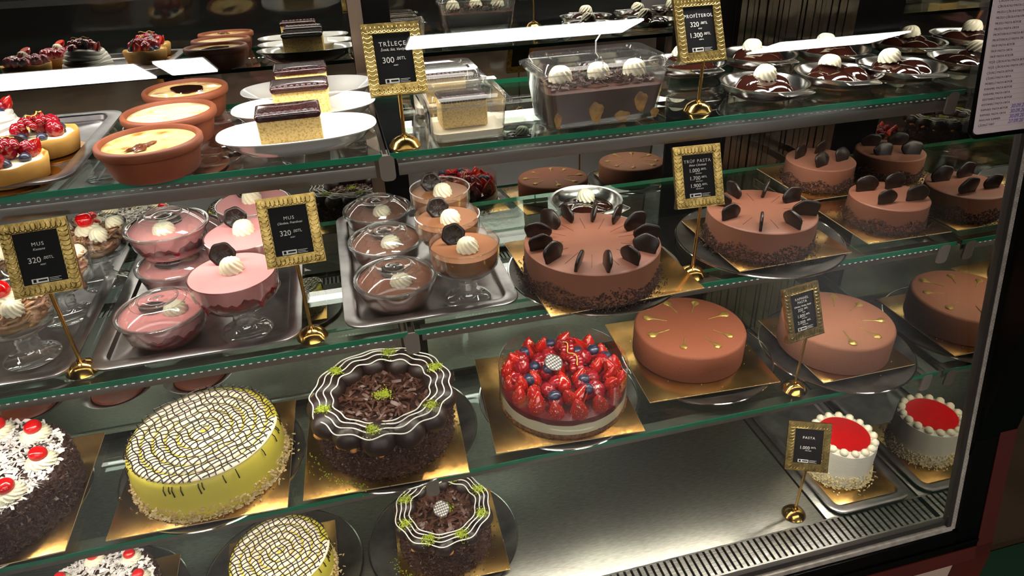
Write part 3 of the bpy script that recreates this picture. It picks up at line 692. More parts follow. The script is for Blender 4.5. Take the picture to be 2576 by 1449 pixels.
# ------------------------------------------------------------------ cherry cakes
def cherry_cake(x, y, z, r, h, n, label, seed, disc=False):
    rnd = random.Random(seed); random.seed(seed)
    t = thing('cherry_cake', label, 'cake', (x, y, z), 0, 'black forest style cakes with cherries')
    MB().lathe([(0, 0), (r*.96, 0), (r*.975, h*.5), (r*.95, h*.92), (r*.88, h), (0, h)], 72, 0, cap0=False, cap1=False, fn=lambda a, rr, zz, i: (rr*(1+.015*math.sin(7*a+zz*40)), zz)).build('cake_body', M_crumb, t)
    c = MB()
    for i in range(int(5600*r/.13)):
        a = rnd.uniform(0, 2*PI); zz = h*rnd.random(); k = .97+.03*rnd.random()-.07*max(0, zz/h-.85)/.15; c.chip((r*k*math.cos(a), r*k*math.sin(a), zz), .0058, 0, .16)
    c.build('chocolate_shavings', M_choc, t)
    tp = MB(); curls(tp, r*.93, int(1500*(r/.13)**2), h, .004, .013, rnd)
    tp.build('sugared_shavings', pm('sugared_chocolate', 'E9E2DE', .7, 0, '3A241C', 55, .56, .66, detail=3), t)
    for i in range(n):
        a = i*2*PI/n+rnd.uniform(-.05, .05); rs = part('cream_rosette', ROSB, t, (r*.73*math.cos(a), r*.73*math.sin(a), h+.002), (0, 0, rnd.uniform(0, 6)), r/.13)
        ch = MB(); ch.ball((0, 0, 0), (.0135, .0135, .0115), 22, 14, fn=lambda p: 1-.14*max(0, p.z)**8); ch.build('cherry', M_cherry, rs, (0, 0, .0175), (rnd.uniform(-.3, .3), rnd.uniform(-.3, .3), 0))
    if disc: part('chocolate_disc', DISC, t, (0, 0, h+.012), (.3, 0, 0), 1.3)
    return t
zb = base(-1.835, -.552, Z3, .288, .288, 'large cherry cake', math.radians(1), -1.848, -.55)
cherry_cake(-1.834, -.556, zb, .139, .078, 8, 'large dark cherry cake dusted with sugar at the left edge', 12)
plate(-1.76, -.565, 0, 'round dark metal pan under the small cherry cake on the deck')
board(-1.742, -.570, BZ, .226, .226, 'square gold board carrying the small cherry cake', math.radians(1))
cherry_cake(-1.746, -.574, BZ+.003, .107, .078, 7, 'small sugared cherry cake on the deck at the lower left', 13, True)
# ------------------------------------------------------------------ white cake with red jelly
tray(-.222, -.012, -.748, -.36, 0, 'steel tray on the deck under the white cake', .010, .020)
board(-.121, -.622, .0022, .182, .200, 'square gold board under the white cake with red jelly', 0)
t = thing('white_jelly_cake', 'small tall white cream cake with red jelly disc in the deck tray', 'cake', (-.122, -.612, .0052))
MB().lathe([(0, 0), (.074, 0), (.075, .08), (.074, .094), (.070, .098), (0, .0985)], 80, 0, cap0=False, cap1=False, fn=lambda a, rr, zz, i: (rr*(1+.004*math.sin(13*a)), zz)).build('cream_body', pm('cream_coat', 'ECE6D2', .5, 0, bump=.35, bs=50, stretch=(1, 1, 7), sss=.15), t)
MB().lathe([(0, .0985), (.056, .0985), (.0575, .1), (.056, .1022), (0, .1025)], 64, 0, cap0=False, cap1=False).build('jelly_disc', M_jelly, t)
pe = MB(); pe.lathe([(.0085, 0), (.0092, .003), (.0080, .008), (.004, .0115), (.0006, .0135)], 18, 0); PEm = pe.mesh('cream_pearl', M_cream2, 80)
for i in range(17):
    a = i*2*PI/17; part('cream_pearl', PEm, t, (.0655*math.cos(a), .0655*math.sin(a), .0965), (0, 0, 0), random.uniform(.94, 1.06))
c = MB()
for i in range(900):
    a = random.uniform(0, 2*PI); zz = .034*random.random()**1.6; rr = .0755+.004*(1-zz/.034); c.chip((rr*math.cos(a), rr*math.sin(a), zz+.001), .0055, 0, .2)
for i in range(70):
    a = random.uniform(0, 2*PI); rr = .08+abs(random.gauss(0, .01)); c.chip((rr*math.cos(a), rr*math.sin(a), .001), .005, 0, .2)
c.build('white_chocolate_chips', pm('white_chocolate_chip', 'F0DDA8', .5), t)
# ------------------------------------------------------------------ clay bowls of baked rice pudding
def claypot(x, y, label, pud, rz, seed, choc=False):
    t = thing('clay_pot', label, 'clay bowl', (x, y, Z1+.0003), rz, 'clay bowls of baked rice pudding')
    MB().lathe([(0, 0), (.058, 0), (.061, .004), (.066, .024), (.068, .036), (.0725, .037), (.074, .040), (.074, .047), (.072, .0495), (.067, .0498), (.0655, .047), (.064, .038), (0, .038)], 80, 0, cap0=False, cap1=False).build('clay_bowl', M_clay, t, ang=50)
    rnd = random.Random(seed); p1, p2 = rnd.uniform(0, 6), rnd.uniform(0, 6)
    m = MB(); m.lathe([(0.0005, .0437), (.015, .0437), (.03, .0436), (.045, .0434), (.056, .0432), (.0642, .0436), (.0646, .0418)], 64, 0, fn=lambda a, r, z, i: (r, z+.0007*math.sin(3*a+p1+i)*(0 < i < 5)+.0004*math.sin(5*a+p2)*(0 < i < 5)), cap1=False); m.build('baked_pudding', pud, t, ang=80)
    if choc:
        m = MB(); n = 26; m.loft([[((.034*k+.003*math.sin(4*a)*k)*math.cos(a)+.006, (.026*k+.003*math.sin(3*a+1)*k)*math.sin(a)-.006, .0446+(.0012 if k < .98 else -.0006)) for a in [2*PI*i/n for i in range(n)]] for k in (1, .97, .4)], 0, False); m.build('chocolate_patch', M_sauce if choc == 1 else pm('burnt_skin', '6B3A22', .35, 0, '4A2414', 60, .4, .6), t)
    return t
claypot(-1.430, -.505, 'front clay bowl of pudding with a burnt brown skin patch', M_pud, .3, 1, False)
claypot(-1.426, -.356, 'middle clay bowl with plain pale pudding', M_pud2, 1.4, 2)
claypot(-1.421, -.207, 'rear clay bowl with chocolate streaked pudding', M_pud, 2.3, 3, 1)
sk = MB(); rnd = random.Random(3); n = 30
sk.loft([[((.022*k*(1+.35*math.sin(3*a+1)+.2*math.sin(5*a)))*math.cos(a), (.013*k*(1+.3*math.sin(2*a)+.25*math.sin(7*a)))*math.sin(a), .0452+(.0016 if k < .8 else .0)+.0012*math.sin(9*a)*(k < .9)) for a in [2*PI*i/n for i in range(n)]] for k in (1, .75, .35)], 0, False)
o = [x_ for x_ in bpy.data.objects if x_.name == 'clay_pot'][0]
sk.build('burnt_skin_patch', pm('burnt_milk_skin', '8A4A26', .25, 0, '5A2E1C', 70, .4, .6, coat=.5), o, (-.016, -.022, 0), (0, 0, .5))
# ------------------------------------------------------------------ oval plates with milk cake slices
def ovalplate_mesh():
    m = MB(); e = lambda a, r, z, i: (r/(abs(math.cos(a))**2.5+abs(math.sin(a)/.58)**2.5)**.4, z)
    m.lathe([(.0, 0), (.076, 0), (.088, .003), (.108, .016), (.119, .0265), (.1235, .0285), (.1240, .0300), (.1195, .0305), (.103, .018), (.086, .0066), (.070, .0035), (0, .0035)], 84, 0, cap0=False, cap1=False, fn=e)
    return m.mesh('oval_plate', M_porc, 60)
OVP = ovalplate_mesh()
def slice_mesh():
    m = MB(); W_, D_, H_ = .094, .062, .058
    bm = bmesh.new(); bmesh.ops.create_grid(bm, x_segments=1, y_segments=1, size=1); bm.free()
    m.box(-W_/2, W_/2, -D_/2, D_/2, 0, H_, 0, bev=.003); return m.mesh('sponge', M_sponge, 40)
SPG = slice_mesh()
def glaze_mesh():
    m = MB(); W_, D_, H_ = .0975, .0655, .058
    pts = rrect(W_, D_, .006, 4); n = len(pts)
    def drip(k, zz): return [(x_*k, y_*k, zz) for x_, y_ in pts]
    r0 = [(x_, y_, H_-.003-.0035*abs(math.sin(x_*190))*(abs(y_) > .02)) for x_, y_ in pts]
    m.loft([r0, drip(1.01, H_+.0002), drip(.985, H_+.0030), drip(.9, H_+.0040), drip(.3, H_+.0042)], 0, True, True)
    for k in range(2): m.tube([(-W_/2+.005+i*(W_-.01)/30, -D_/2+.004+k*.006, H_+.0036+.0008*math.sin(i*1.9)) for i in range(31)], .0013, 6)
    return m.mesh('caramel_top', M_carm, 60)
GLZ = glaze_mesh()
def milkslice(x, y, z, label, rz=0, s=1.0):
    t = thing('milk_cake_slice', label, 'cake slice', (x, y, z), rz, 'caramel topped milk cake slices'); part('sponge', SPG, t, (0, 0, 0)); part('caramel_top', GLZ, t, (0, 0, 0)); t.scale = (s, s, s); return t
for i, (px, py, sx, sy, rz) in enumerate(((-1.221, -.463, -1.230, -.478, .03), (-1.211, -.322, -1.214, -.318, .02), (-1.205, -.196, -1.214, -.190, .04))):
    nm = ('front', 'middle', 'rear')[i]
    pl = thing('oval_plate', '%s white oval plate of the column right of the clay bowls' % nm, 'plate', (px, py, Z1+.0003), rz, 'white oval plates'); part('dish', OVP, pl, (0, 0, 0))
    mk = MB(); mk.lathe([(.083, .0066), (.03, .0070), (.002, .0070)], 60, 0, fn=lambda a, r, z, i: (r/math.sqrt(math.cos(a)**2+(math.sin(a)/.56)**2), z), cap0=False, cap1=True); mk.build('milk_pool', M_milk, pl)
    milkslice(sx, sy, Z1+.007, 'caramel topped sponge slice on the %s oval plate' % nm, rz)
# ------------------------------------------------------------------ clear plastic tubs
def tub(name, x, y, z, W_, D_, H_, label, rz=0, lidh=.016, taper=.9):
    t = thing(name, label, 'plastic tub', (x, y, z+.0003), rz, 'clear plastic tubs')
    def R(w_, d_, r, zz): return [(a, b, zz) for a, b in rrect(w_, d_, r, 5)]
    m = MB(); k = taper
    def rib(w_, d_, r, zz, amp): return [(a*(1+amp*(i % 2)), b*(1+amp*(i % 2)), zz) for i, (a, b) in enumerate(rrect(w_, d_, r, 5))]
    m.loft([R(W_*k*.9, D_*k*.88, .012, .0), R(W_*k, D_*k, .016, .003), R(W_*.965, D_*.955, .016, H_*.86), R(W_*.975, D_*.965, .016, H_*.88), R(W_*.985, D_*.975, .016, H_)], 0, True, False)
    m.loft([R(W_*k*.9-.002, D_*k*.88-.002, .012, .0012), R(W_*k-.003, D_*k-.003, .015, .004), R(W_*.965-.002, D_*.955-.002, .016, H_*.86), R(W_*.985-.002, D_*.975-.002, .016, H_)], 0, False, False)
    m.loft([R(W_*.985, D_*.975, .016, H_), R(W_+.012, D_+.012, .02, H_), R(W_+.012, D_+.012, .02, H_-.002)], 0, False, False)
    m.build('tub_body', M_plastic, t, ang=40)
    l = MB()
    l.loft([R(W_+.014, D_+.014, .021, H_-.003), R(W_+.015, D_+.015, .021, H_+.0015), R(W_*.97, D_*.96, .018, H_+.0022), R(W_*.93, D_*.91, .016, H_+lidh*.85), R(W_*.91, D_*.88, .015, H_+lidh), R(W_*.72, D_*.66, .012, H_+lidh), R(W_*.71, D_*.65, .012, H_+lidh-.003), R(W_*.3, D_*.3, .01, H_+lidh-.003)], 0, False, True)
    n2 = 26
    for i in range(n2):
        for sy in (-1, 1): l.ball((-W_*.42+W_*.84*i/(n2-1), sy*D_*.46, H_+lidh*.35), (.0016, .0010, .0022), 6, 4)
    for i in range(14):
        for sx in (-1, 1): l.ball((sx*W_*.485, -D_*.36+D_*.72*i/13, H_+lidh*.3), (.0010, .0016, .0020), 6, 4)
    l.box(W_/2-.004, W_/2+.022, -D_/2-.004, -D_/2+.014, H_-.0015, H_-.0003)
    l.build('tub_lid', M_plastic, t, ang=40); return t
t = tub('clear_tub', -.955, -.480, Z1, .128, .112, .060, 'nearer clear square tub holding a milk cake slice', .02)
MB().loft([[(a, b, zz) for a, b in rrect(w_, d_, .012, 5)] for w_, d_, zz in ((.098, .084, .002), (.112, .094, .004), (.1155, .098, .016))], 0).build('milk_layer', M_milk, t)
milkslice(-.958, -.482, Z1+.0175, 'caramel topped slice inside the nearer square tub', .02, .80)
t2 = tub('clear_tub', -.962, -.325, Z1, .128, .112, .060, 'rear clear square tub holding a milk cake slice', .02)
MB().loft([[(a, b, zz) for a, b in rrect(w_, d_, .012, 5)] for w_, d_, zz in ((.098, .084, .002), (.112, .094, .004), (.1155, .098, .016))], 0).build('milk_layer', M_milk, t2)
milkslice(-.962, -.325, Z1+.0175, 'caramel topped slice inside the rear square tub', .02, .80)
t = tub('loaf_tub', -.722, -.470, Z1, .226, .122, .092, 'large clear loaf tub of chocolate pudding with three cream rosettes', .03, .016, .86)
def R_(w_, d_, r, zz): return [(a, b, zz) for a, b in rrect(w_, d_, r, 5)]
MB().loft([R_(.170, .088, .012, .0025), R_(.188, .100, .015, .006), R_(.207, .110, .015, .060), R_(.196, .1, .015, .063), R_(.05, .04, .01, .065)], 0).build('chocolate_pudding', pm('dark_pudding', '4A2214', .5, 0, '26110A', 12, .3, .7, spec=.15), t)
m = MB()
for px_, pz_, sx_, sz_ in ((-.085, .016, .006, .014), (-.018, .024, .013, .018), (.062, .034, .012, .018), (.030, .012, .014, .010), (.09, .012, .008, .008)):
    n = 16; m.loft([[(px_+k*sx_*(1+.2*math.sin(3*a))*math.cos(a), -.0505-(pz_/.06)*.0045-yy, pz_+k*sz_*(1+.15*math.sin(4*a))*math.sin(a)) for a in [2*PI*i/n for i in range(n)]] for k, yy in ((1, -.002), (.95, .0012), (.3, .0014))], 0, False)
m.build('sponge_pieces', pm('soaked_sponge', 'B58A4E', .6, 0, '8A5F30', 60, .4, .6), t)
m = MB(); rnd = random.Random(2)
for i in range(420):
    x_, y_ = rnd.uniform(-.094, .094), rnd.uniform(-.046, .046); random.seed(i); m.chip((x_, y_, .066+.012*(1-abs(x_)/.1)*rnd.random()), .010, 0, .1)
m.build('chocolate_shavings', pm('light_shavings', '4E3029', .4, 0, '3A211B', 50, .3, .7), t)
ti = MB(); ti.tube([(.0, -.02, .100), (-.008, -.018, .112), (-.006, -.012, .130), (.010, -.004, .146), (.034, .004, .154)], .0016, 8, flat=.5); ti.tube([(0, -.02, .106), (.002, -.026, .098), (.003, -.03, .075)], .0014, 6, flat=.5)
ti.build('plastic_tie', pm('white_plastic', 'D8D4D0', .3, 0, trans=.3), t)
for x_ in (-.066, .002, .068): part('cream_rosette', ROS, t, (x_, -.008, .070), (0, 0, x_*30), 1.0)
# ------------------------------------------------------------------ steel dishes with sauce covered profiteroles
def dish_mesh(R=.080):
    m = MB(); m.lathe([(0, 0), (.038, 0), (.052, .003), (.070, .014), (R-.004, .0265), (R, .0275), (R, .0287), (R-.005, .028), (.069, .0155), (.051, .0045), (.037, .0015), (0, .0015)], 72, 0, cap0=False, cap1=False); return m
def hand_mesh(R=.080):
    m = MB(); m.box(-.030, .030, -R-.020, -R+.004, .0270, .0284, bev=.0006); m.tube([(-.032, -R+.002, .0278), (-.030, -R-.018, .0278), (-.024, -R-.021, .0278), (.024, -R-.021, .0278), (.030, -R-.018, .0278), (.032, -R+.002, .0278)], .0013, 6); return m
DM = dish_mesh().mesh('dish_bowl', pm('dish_steel', 'C6C3BE', .22, 1), 50); HM = hand_mesh().mesh('dish_handle', pm('dish_steel', 'C6C3BE', .22, 1), 50)
def mound_mesh():
    m = MB(); rnd = random.Random(5); humps = [(-.026, -.014, .021, .027), (.018, -.020, .024, .029), (.0, .018, .024, .034), (.036, .012, .019, .024), (-.034, .020, .018, .022)]
    N = 44; R = .066; vs = []; fs = []
    for i in range(N+1):
        for j in range(64):
            a = 2*PI*j/64; r = R*(1+.04*math.sin(3*a+.4))*i/N; x_, y_ = r*math.cos(a), r*math.sin(a)*.92
            h_ = max([0]+[hh*math.sqrt(max(0, 1-((x_-hx)**2+(y_-hy)**2)/(hr*1.25)**2)) for hx, hy, hr, hh in humps])
            h2 = sum(hh*math.exp(-((x_-hx)**2+(y_-hy)**2)/(hr*hr)) for hx, hy, hr, hh in humps)*.55
            vs.append((x_, y_, .0115+max(h2, .72*h_)*(1-(i/N)**6)+.0025*(1-(i/N)**4)))
    for i in range(N):
        for j in range(64):
            j2 = (j+1) % 64; fs.append((i*64+j, (i+1)*64+j, (i+1)*64+j2, i*64+j2))
    m.add(vs, fs, 0, True); return m
MD = mound_mesh().mesh('sauce_mound', M_sauce, 80)
def profdish(x, y, z, which, rz=0, ros=(0, 0), flat=False):
    d_ = thing('steel_dish', 'round steel dish with flat handle, %s' % which, 'dish', (x, y, z+.0003), rz, 'steel dishes of profiteroles in sauce'); part('dish_bowl', DM, d_, (0, 0, 0)); part('dish_handle', HM, d_, (0, 0, 0))
    p = thing('profiterole_dessert', 'glossy chocolate covered profiteroles with cream rosette, %s' % which, 'dessert', (x, y, z+.0008), rz, 'profiteroles in chocolate sauce')
    part('sauce_mound', MD, p, (0, 0, 0 if not flat else .004), (0, 0, rz*2+1), (1, 1, .42) if flat else (1.16, 1.16, 1.0))
    part('cream_rosette', ROS, p, (ros[0], ros[1], .035 if not flat else .020), (random.uniform(-.25, .25), random.uniform(-.25, .25), random.uniform(0, 6)), (1.02, 1.02, .9)); return p
profdish(-.383, -.458, Z1, 'front row left behind the tall stand', .10, (.000, .002))
profdish(-.213, -.440, Z1, 'front row middle of the top shelf', -.15, (-.015, .01))
profdish(-.0975, -.262, Z1, 'back row nearest the end mirror', .1, (-.01, .01))
profdish(-.270, -.252, Z1, 'back row second from the mirror', .05, (-.012, .006))
profdish(-.440, -.262, Z1, 'back row behind the tall steel stand', .0, (-.01, .01))
profdish(-.0985, -.440+.012, Z1, 'front row beside the end mirror', -.2, (-.008, .005)) if False else None
pd = profdish(-.083+.0, -.432, Z1, 'front row beside the end mirror', -.15, (-.012, .01)) if False else None
d3 = profdish(-.0835, -.4515, Z1+.004, 'front row beside the end mirror', -.12, (-.020, .008))
profdish(-.655, -.268, Z2, 'behind the largest truffle cake', .5, (.012, .012), True)
# ------------------------------------------------------------------ footed glasses
def goblet_meshes(R=.0605, H=.112, sq=False):
    b = MB(); st = MB()
    hb = .050                                           # bowl begins
    b.lathe([(.012, hb), (.030, hb+.002), (R*.80, hb+.012), (R*.94, hb+.024), (R*.985, hb+.038), (R, H), (R-.0016, H), (R*.985-.002, hb+.038), (R*.92, hb+.025), (R*.78, hb+.0135), (.028, hb+.0045), (.0, hb+.0042)], 72, 0, cap0=False, cap1=False)
    b.tube([((R-.0008)*math.cos(2*PI*i/72), (R-.0008)*math.sin(2*PI*i/72), H) for i in range(72)], .0012, 6, 0, closed=True)
    st.lathe([(0, 0), (.040, 0), (.042, .0015), (.0415, .003), (.034, .006), (.024, .010), (.0185, .016), (.0165, .022), (.0185, .026), (.0165, .030), (.0185, .034), (.017, .038), (.020, .043), (.026, .0485), (.012, .0505), (0, .0505)], 56, 0, cap0=False, cap1=False)
    return b.mesh('goblet_bowl', M_bowlglass, 60), st.mesh('goblet_foot', M_footglass, 60)
GBc, GFc = goblet_meshes(.0605); GBp, GFp = goblet_meshes(.0690); GBk, GFk = goblet_meshes(.064)
def fill_mesh(name, R, z0, z1, mat, mats2=None, hb=.050, H=.112):
    # solid following the inside of the bowl between two heights
    prof_ = [(.0, hb+.005), (.027, hb+.0052), (R*.765, hb+.0142), (R*.905, hb+.0255), (R*.97-.001, hb+.038), (R-.0022, H)]
    def rad(z):
        for (r0, a), (r1, b) in zip(prof_, prof_[1:]):
            if a <= z <= b: return r0+(r1-r0)*(z-a)/(b-a)
        return 0
    zs = [z0+(z1-z0)*i/10 for i in range(11)]; pr = [(0, z0)]+[(max(rad(z)-.0004, 0), z) for z in zs]+[(rad(z1)*.5, z1+.0003), (0, z1+.0003)]
    return MB().lathe(pr, 64, 0, cap0=False, cap1=False, fn=mats2).mesh(name, mat, 50)
FT = fill_mesh('mousse', .0605, .057, .101, M_tan)
FP = fill_mesh('mousse', .0690, .056, .1118, M_pink)
FPs = fill_mesh('raspberry_layer', .0690, .0552, .088, M_pinkdeep, lambda a, r, z, i: (r*1.02+.0006, z+((.007*math.sin(9*a)*abs(math.sin(2.5*a+1))+.003*math.sin(23*a)) if 8 <= i <= 11 else 0)))
def goblet(x, y, z, kind, label, rz=0, seal=True):
    t = thing('dessert_goblet', label, 'dessert glass', (x, y, z), rz, {'tan': 'chocolate mousse goblets', 'pink': 'raspberry mousse goblets'}[kind])
    gb, gf = (GBc, GFc) if kind == 'tan' else (GBp, GFp); part('goblet_bowl', gb, t, (0, 0, 0)); part('goblet_foot', gf, t, (0, 0, 0))
    zt = .1015 if kind == 'tan' else .1122
    part('mousse', FT if kind == 'tan' else FP, t, (0, 0, 0))
    if kind == 'pink': part('raspberry_layer', FPs, t, (0, 0, -.0006))
    part('cream_rosette', ROS, t, (.004, -.010, zt-.001) if kind == 'tan' else (.0, .006, zt-.001), (0, 0, random.uniform(0, 6)), .95)
    if seal: part('chocolate_seal', SEAL, t, (-.014, .022 if kind == 'tan' else .036, zt+.0155), (math.radians(72), math.radians(random.uniform(-8, 8)), 0), 1.15)
    return t
TZ = .0022
goblet(-.982, -.556, Z2+TZ, 'tan', 'front chocolate mousse goblet with cream and chocolate seal')
goblet(-.990, -.436, Z2+TZ, 'tan', 'middle chocolate mousse goblet of its row')
goblet(-.983, -.308, Z2+TZ, 'tan', 'rear chocolate mousse goblet, near the berry reflection')
goblet(-1.358, -.548, Z2+TZ, 'pink', 'front pink mousse goblet with single cream rosette')
goblet(-1.350, -.405, Z2+TZ, 'pink', 'second pink mousse goblet, partly behind the steel stand')
goblet(-1.345, -.263, Z2+TZ, 'pink', 'rear pink mousse goblet under the top shelf rail')
# lidded plastic cups
def cup_meshes(R=.069):
    c = MB(); c.lathe([(0, 0), (.046, 0), (.053, .003), (.0625, .020), (R-.0025, .042), (R-.0005, .050), (R-.0017, .050), (R-.0037, .042), (.0615, .021), (.052, .0045), (0, .0012)], 72, 0, cap0=False, cap1=False)
    l = MB(); l.lathe([(R+.001, .046), (R+.003, .048), (R+.003, .0515), (R-.001, .053), (R-.004, .0515), (R-.010, .0575), (R*.62, .068), (R*.47, .0725), (R*.44, .0720), (R*.42, .0705), (.006, .0705), (.004, .0725), (.0, .0728)], 72, 0, cap0=False, cap1=False)
    l.tube([((R+.0015)*math.cos(2*PI*i/72), (R+.0015)*math.sin(2*PI*i/72), .0515) for i in range(72)], .0016, 6, closed=True)
    for q_, zq, tw_ in ((R*.995, .0525, .0013), (R*.62, .0684, .0008), (R*.46, .0728, .0011), (R*.43, .0710, .0007)): l.tube([(q_*math.cos(2*PI*i/64), q_*math.sin(2*PI*i/64), zq) for i in range(64)], tw_, 6, closed=True)
    for k in range(3): l.tube([(.003*math.cos(PI*i/6+k*2.1)*(1+k*.2), .0022*math.sin(PI*i/6+k*2.1), .0735+.0006*k) for i in range(6)], .0005, 5)
    return c.mesh('cup_body', M_plastic, 60), l.mesh('cup_lid', M_lid, 60)
CB_, CL_ = cup_meshes()
def cfill(name, z0, z1, mat, fn=None):
    def rad(z): return .0515+(z-.003)/(.017)*.0098 if z < .020 else .0613+(z-.020)/.029*(.0052)
    zs = [z0+(z1-z0)*i/8 for i in range(9)]
    return MB().lathe([(0, z0)]+[(rad(z)-.0015, z) for z in zs]+[(rad(z1)*.5, z1+.0004), (0, z1+.0004)], 60, 0, fn=fn, cap0=False, cap1=False).mesh(name, mat, 50)
CFb = cfill('mousse', .0025, .049, M_brown); CFp = cfill('mousse', .004, .049, M_pink)
CFs = cfill('raspberry_layer', .0022, .027, M_pinkdeep, lambda a, r, z, i: (r*1.015+.0005, z+((.006*math.sin(8*a)*abs(math.sin(2.5*a+.5))+.003*math.sin(21*a)) if 7 <= i <= 9 else 0)))
def cup(x, y, z, kind, label, rz=0):
    t = thing('lidded_cup', label, 'dessert cup', (x, y, z), rz, {'b': 'lidded chocolate mousse cups', 'p': 'lidded raspberry mousse cups'}[kind])
    part('cup_body', CB_, t, (0, 0, 0)); part('cup_lid', CL_, t, (0, 0, 0)); part('mousse', CFb if kind == 'b' else CFp, t, (0, 0, 0))
    if kind == 'p': part('raspberry_layer', CFs, t, (0, 0, 0))
    part('cream_rosette', ROS, t, (.008, -.024, .0485), (0, 0, random.uniform(0, 6)), (.95, .95, .72)); part('chocolate_seal', SEAL, t, (-.002, .016, .053), (.2, 0, random.uniform(0, 3)), 1.2); return t
cup(-1.103, -.530, Z2+TZ, 'b', 'front lidded cup of chocolate mousse')
cup(-1.105, -.380, Z2+TZ, 'b', 'middle lidded cup of chocolate mousse')
cup(-1.108, -.232, Z2+TZ, 'b', 'rear lidded cup of chocolate mousse')
cup(-1.484, -.525, Z2+TZ, 'p', 'front lidded cup of pink mousse', .9)
cup(-1.486, -.356, Z2+TZ, 'p', 'lower cup of the stacked pair of pink mousses', 2.0)
cup(-1.484, -.352, Z2+TZ+.0735, 'p', 'upper cup stacked on another lidded pink mousse', -.3)
cup(-1.484, -.213, Z2+TZ, 'p', 'rear lidded cup of pink mousse behind the stacked pair', .6)
# chestnut goblets
def noodle_mesh(seed):
    rnd = random.Random(seed); m = MB()
    for k in range(120):
        a = rnd.uniform(0, 6.28); r0 = rnd.uniform(.0, .046); zc = .066+.042*rnd.random(); x_, y_ = r0*math.cos(a), r0*math.sin(a); pts = []; dr = rnd.uniform(0, 6.28); tz = rnd.uniform(-.3, .3)
        for i in range(16):
            lim = .018+(.058-.018)*min(1, max(0, (zc-.055)/.035))
            if math.hypot(x_, y_) > lim: f_ = lim/math.hypot(x_, y_); x_ *= f_; y_ *= f_
            pts.append((x_, y_, zc)); dr += rnd.uniform(-.7, .9); x_ += .006*math.cos(dr); y_ += .006*math.sin(dr); zc = min(.117, max(.060, zc+rnd.uniform(-.0035, .0035)))
        m.tube(pts, .0021, 6)
    m.ball((0, 0, .078), (.046, .046, .022), 24, 14); return m.mesh('chestnut_strands', M_chest, 60)
def chest(x, y, label, rz, seed):
    t = thing('chestnut_goblet', label, 'dessert glass', (x, y, Z2+TZ), rz, 'chestnut puree goblets'); part('goblet_bowl', GBk, t, (0, 0, 0)); part('goblet_foot', GFk, t, (0, 0, 0))
    part('chestnut_strands', noodle_mesh(seed), t, (0, 0, 0)); r1 = part('cream_rosette', ROS, t, (.004, -.014, .110), (0, 0, 0), (1.1, 1.1, .6))
    ch = MB(); ch.ball((0, 0, 0), (.0142, .0142, .0150), 20, 12, fn=lambda p: 1-.14*max(0, p.z)**8); co = ch.build('cherry', M_cherry, r1, (0, 0, .038)); co.scale = (.95, .95, 1.6)
    part('cream_rosette', ROS, t, (.024, -.044, .108), (.3, 0, 1), .78); part('cream_rosette', ROS, t, (.046, -.002, .108), (0, .3, 2), .78); part('cream_rosette', ROS, t, (-.040, .010, .108), (0, .3, 2), .78); return t
chest(-1.690, -.525, 'front chestnut strand goblet with cherry, below the left stand', 0, 1)
chest(-1.668, -.405, 'middle chestnut strand goblet hidden partly by the left stand', .2, 2)
chest(-1.632, -.292, 'rear chestnut strand goblet with red cherry beside the stand', .1, 3)
chest(-1.795, -.335, 'chestnut strand goblet at the far left edge', .5, 4)
tray(-1.900, -1.612, -.610, -.150, Z2, 'steel tray under the chestnut goblets at the left')
tray(-1.590, -1.268, -.614, -.150, Z2, 'steel tray under the pink mousses')
tray(-1.198, -.896, -.612, -.150, Z2, 'steel tray under the chocolate mousses')
# ------------------------------------------------------------------ tarts on the top shelf
tray(-1.900, -1.540, -.535, -.17, Z1, 'steel tray under the berry tarts on the top shelf')
def crust_mesh():
    m = MB(); m.lathe([(0, 0), (.040, 0), (.046, .002), (.0515, .024), (.0525, .031), (.0515, .0325), (.048, .031), (.045, .026), (0, .0255)], 72, 0, cap0=False, cap1=False, fn=lambda a, r, z, i: (r*(1+.006*math.sin(9*a)+.004*math.sin(17*a)), z+(.0012*math.sin(7*a) if 4 <= i <= 6 else 0))); return m.mesh('tart_crust', M_crust, 60)
CRU = crust_mesh()
CUS = MB().lathe([(0, .0262), (.0455, .0262), (.044, .029), (.02, .0305), (0, .031)], 48, 0, cap0=False, cap1=False).mesh('custard', M_cheese, 60)
def fruit_pile(t, z, rnd, n_c=14, rad=.032):
    for i in range(3): a = i*2*PI/3+rnd.uniform(-.3, .3)+.2; part('raspberry', RASP, t, (rad*.85*math.cos(a), rad*.85*math.sin(a), z), (rnd.uniform(-.5, .5), rnd.uniform(-.5, .5), 0), 1.25)
    for i in range(6):
        a = i*PI/3+.7; part('blueberry', BLUE, t, (rad*.95*math.cos(a), rad*.95*math.sin(a), z-.001), (rnd.uniform(-.6, .6), rnd.uniform(-.6, .6), 0), 1.05)
    part('strawberry', STRAWC, t, (.026, .018, z+.002), (.5, .4, 1.0), 1.0)
    part('raspberry', RASP, t, (0, .0, z+.006), (0, .5, 0), 1.3)
    cu = []
    for i in range(n_c):
        a = i*2.4; r_ = .0065*math.sqrt(i+.5); c_ = (r_*math.cos(a)-.004, r_*math.sin(a)+.002, z+.027+.004*rnd.random()-r_*.25); cu.append(c_); part('redcurrant', CURR, t, c_, (rnd.uniform(-1, 1), rnd.uniform(-1, 1), 0), 1.15)
    st = MB(); st.tube([(-.02+.04*i/9, .003*math.sin(i), z+.035+.002*math.sin(i*1.3)) for i in range(10)], .0009, 6); st.build('currant_stem', M_stem, t)
    part('chocolate_disc', DISC, t, (.006, .026, z+.018), (math.radians(-62), 0, .3), 1.15)
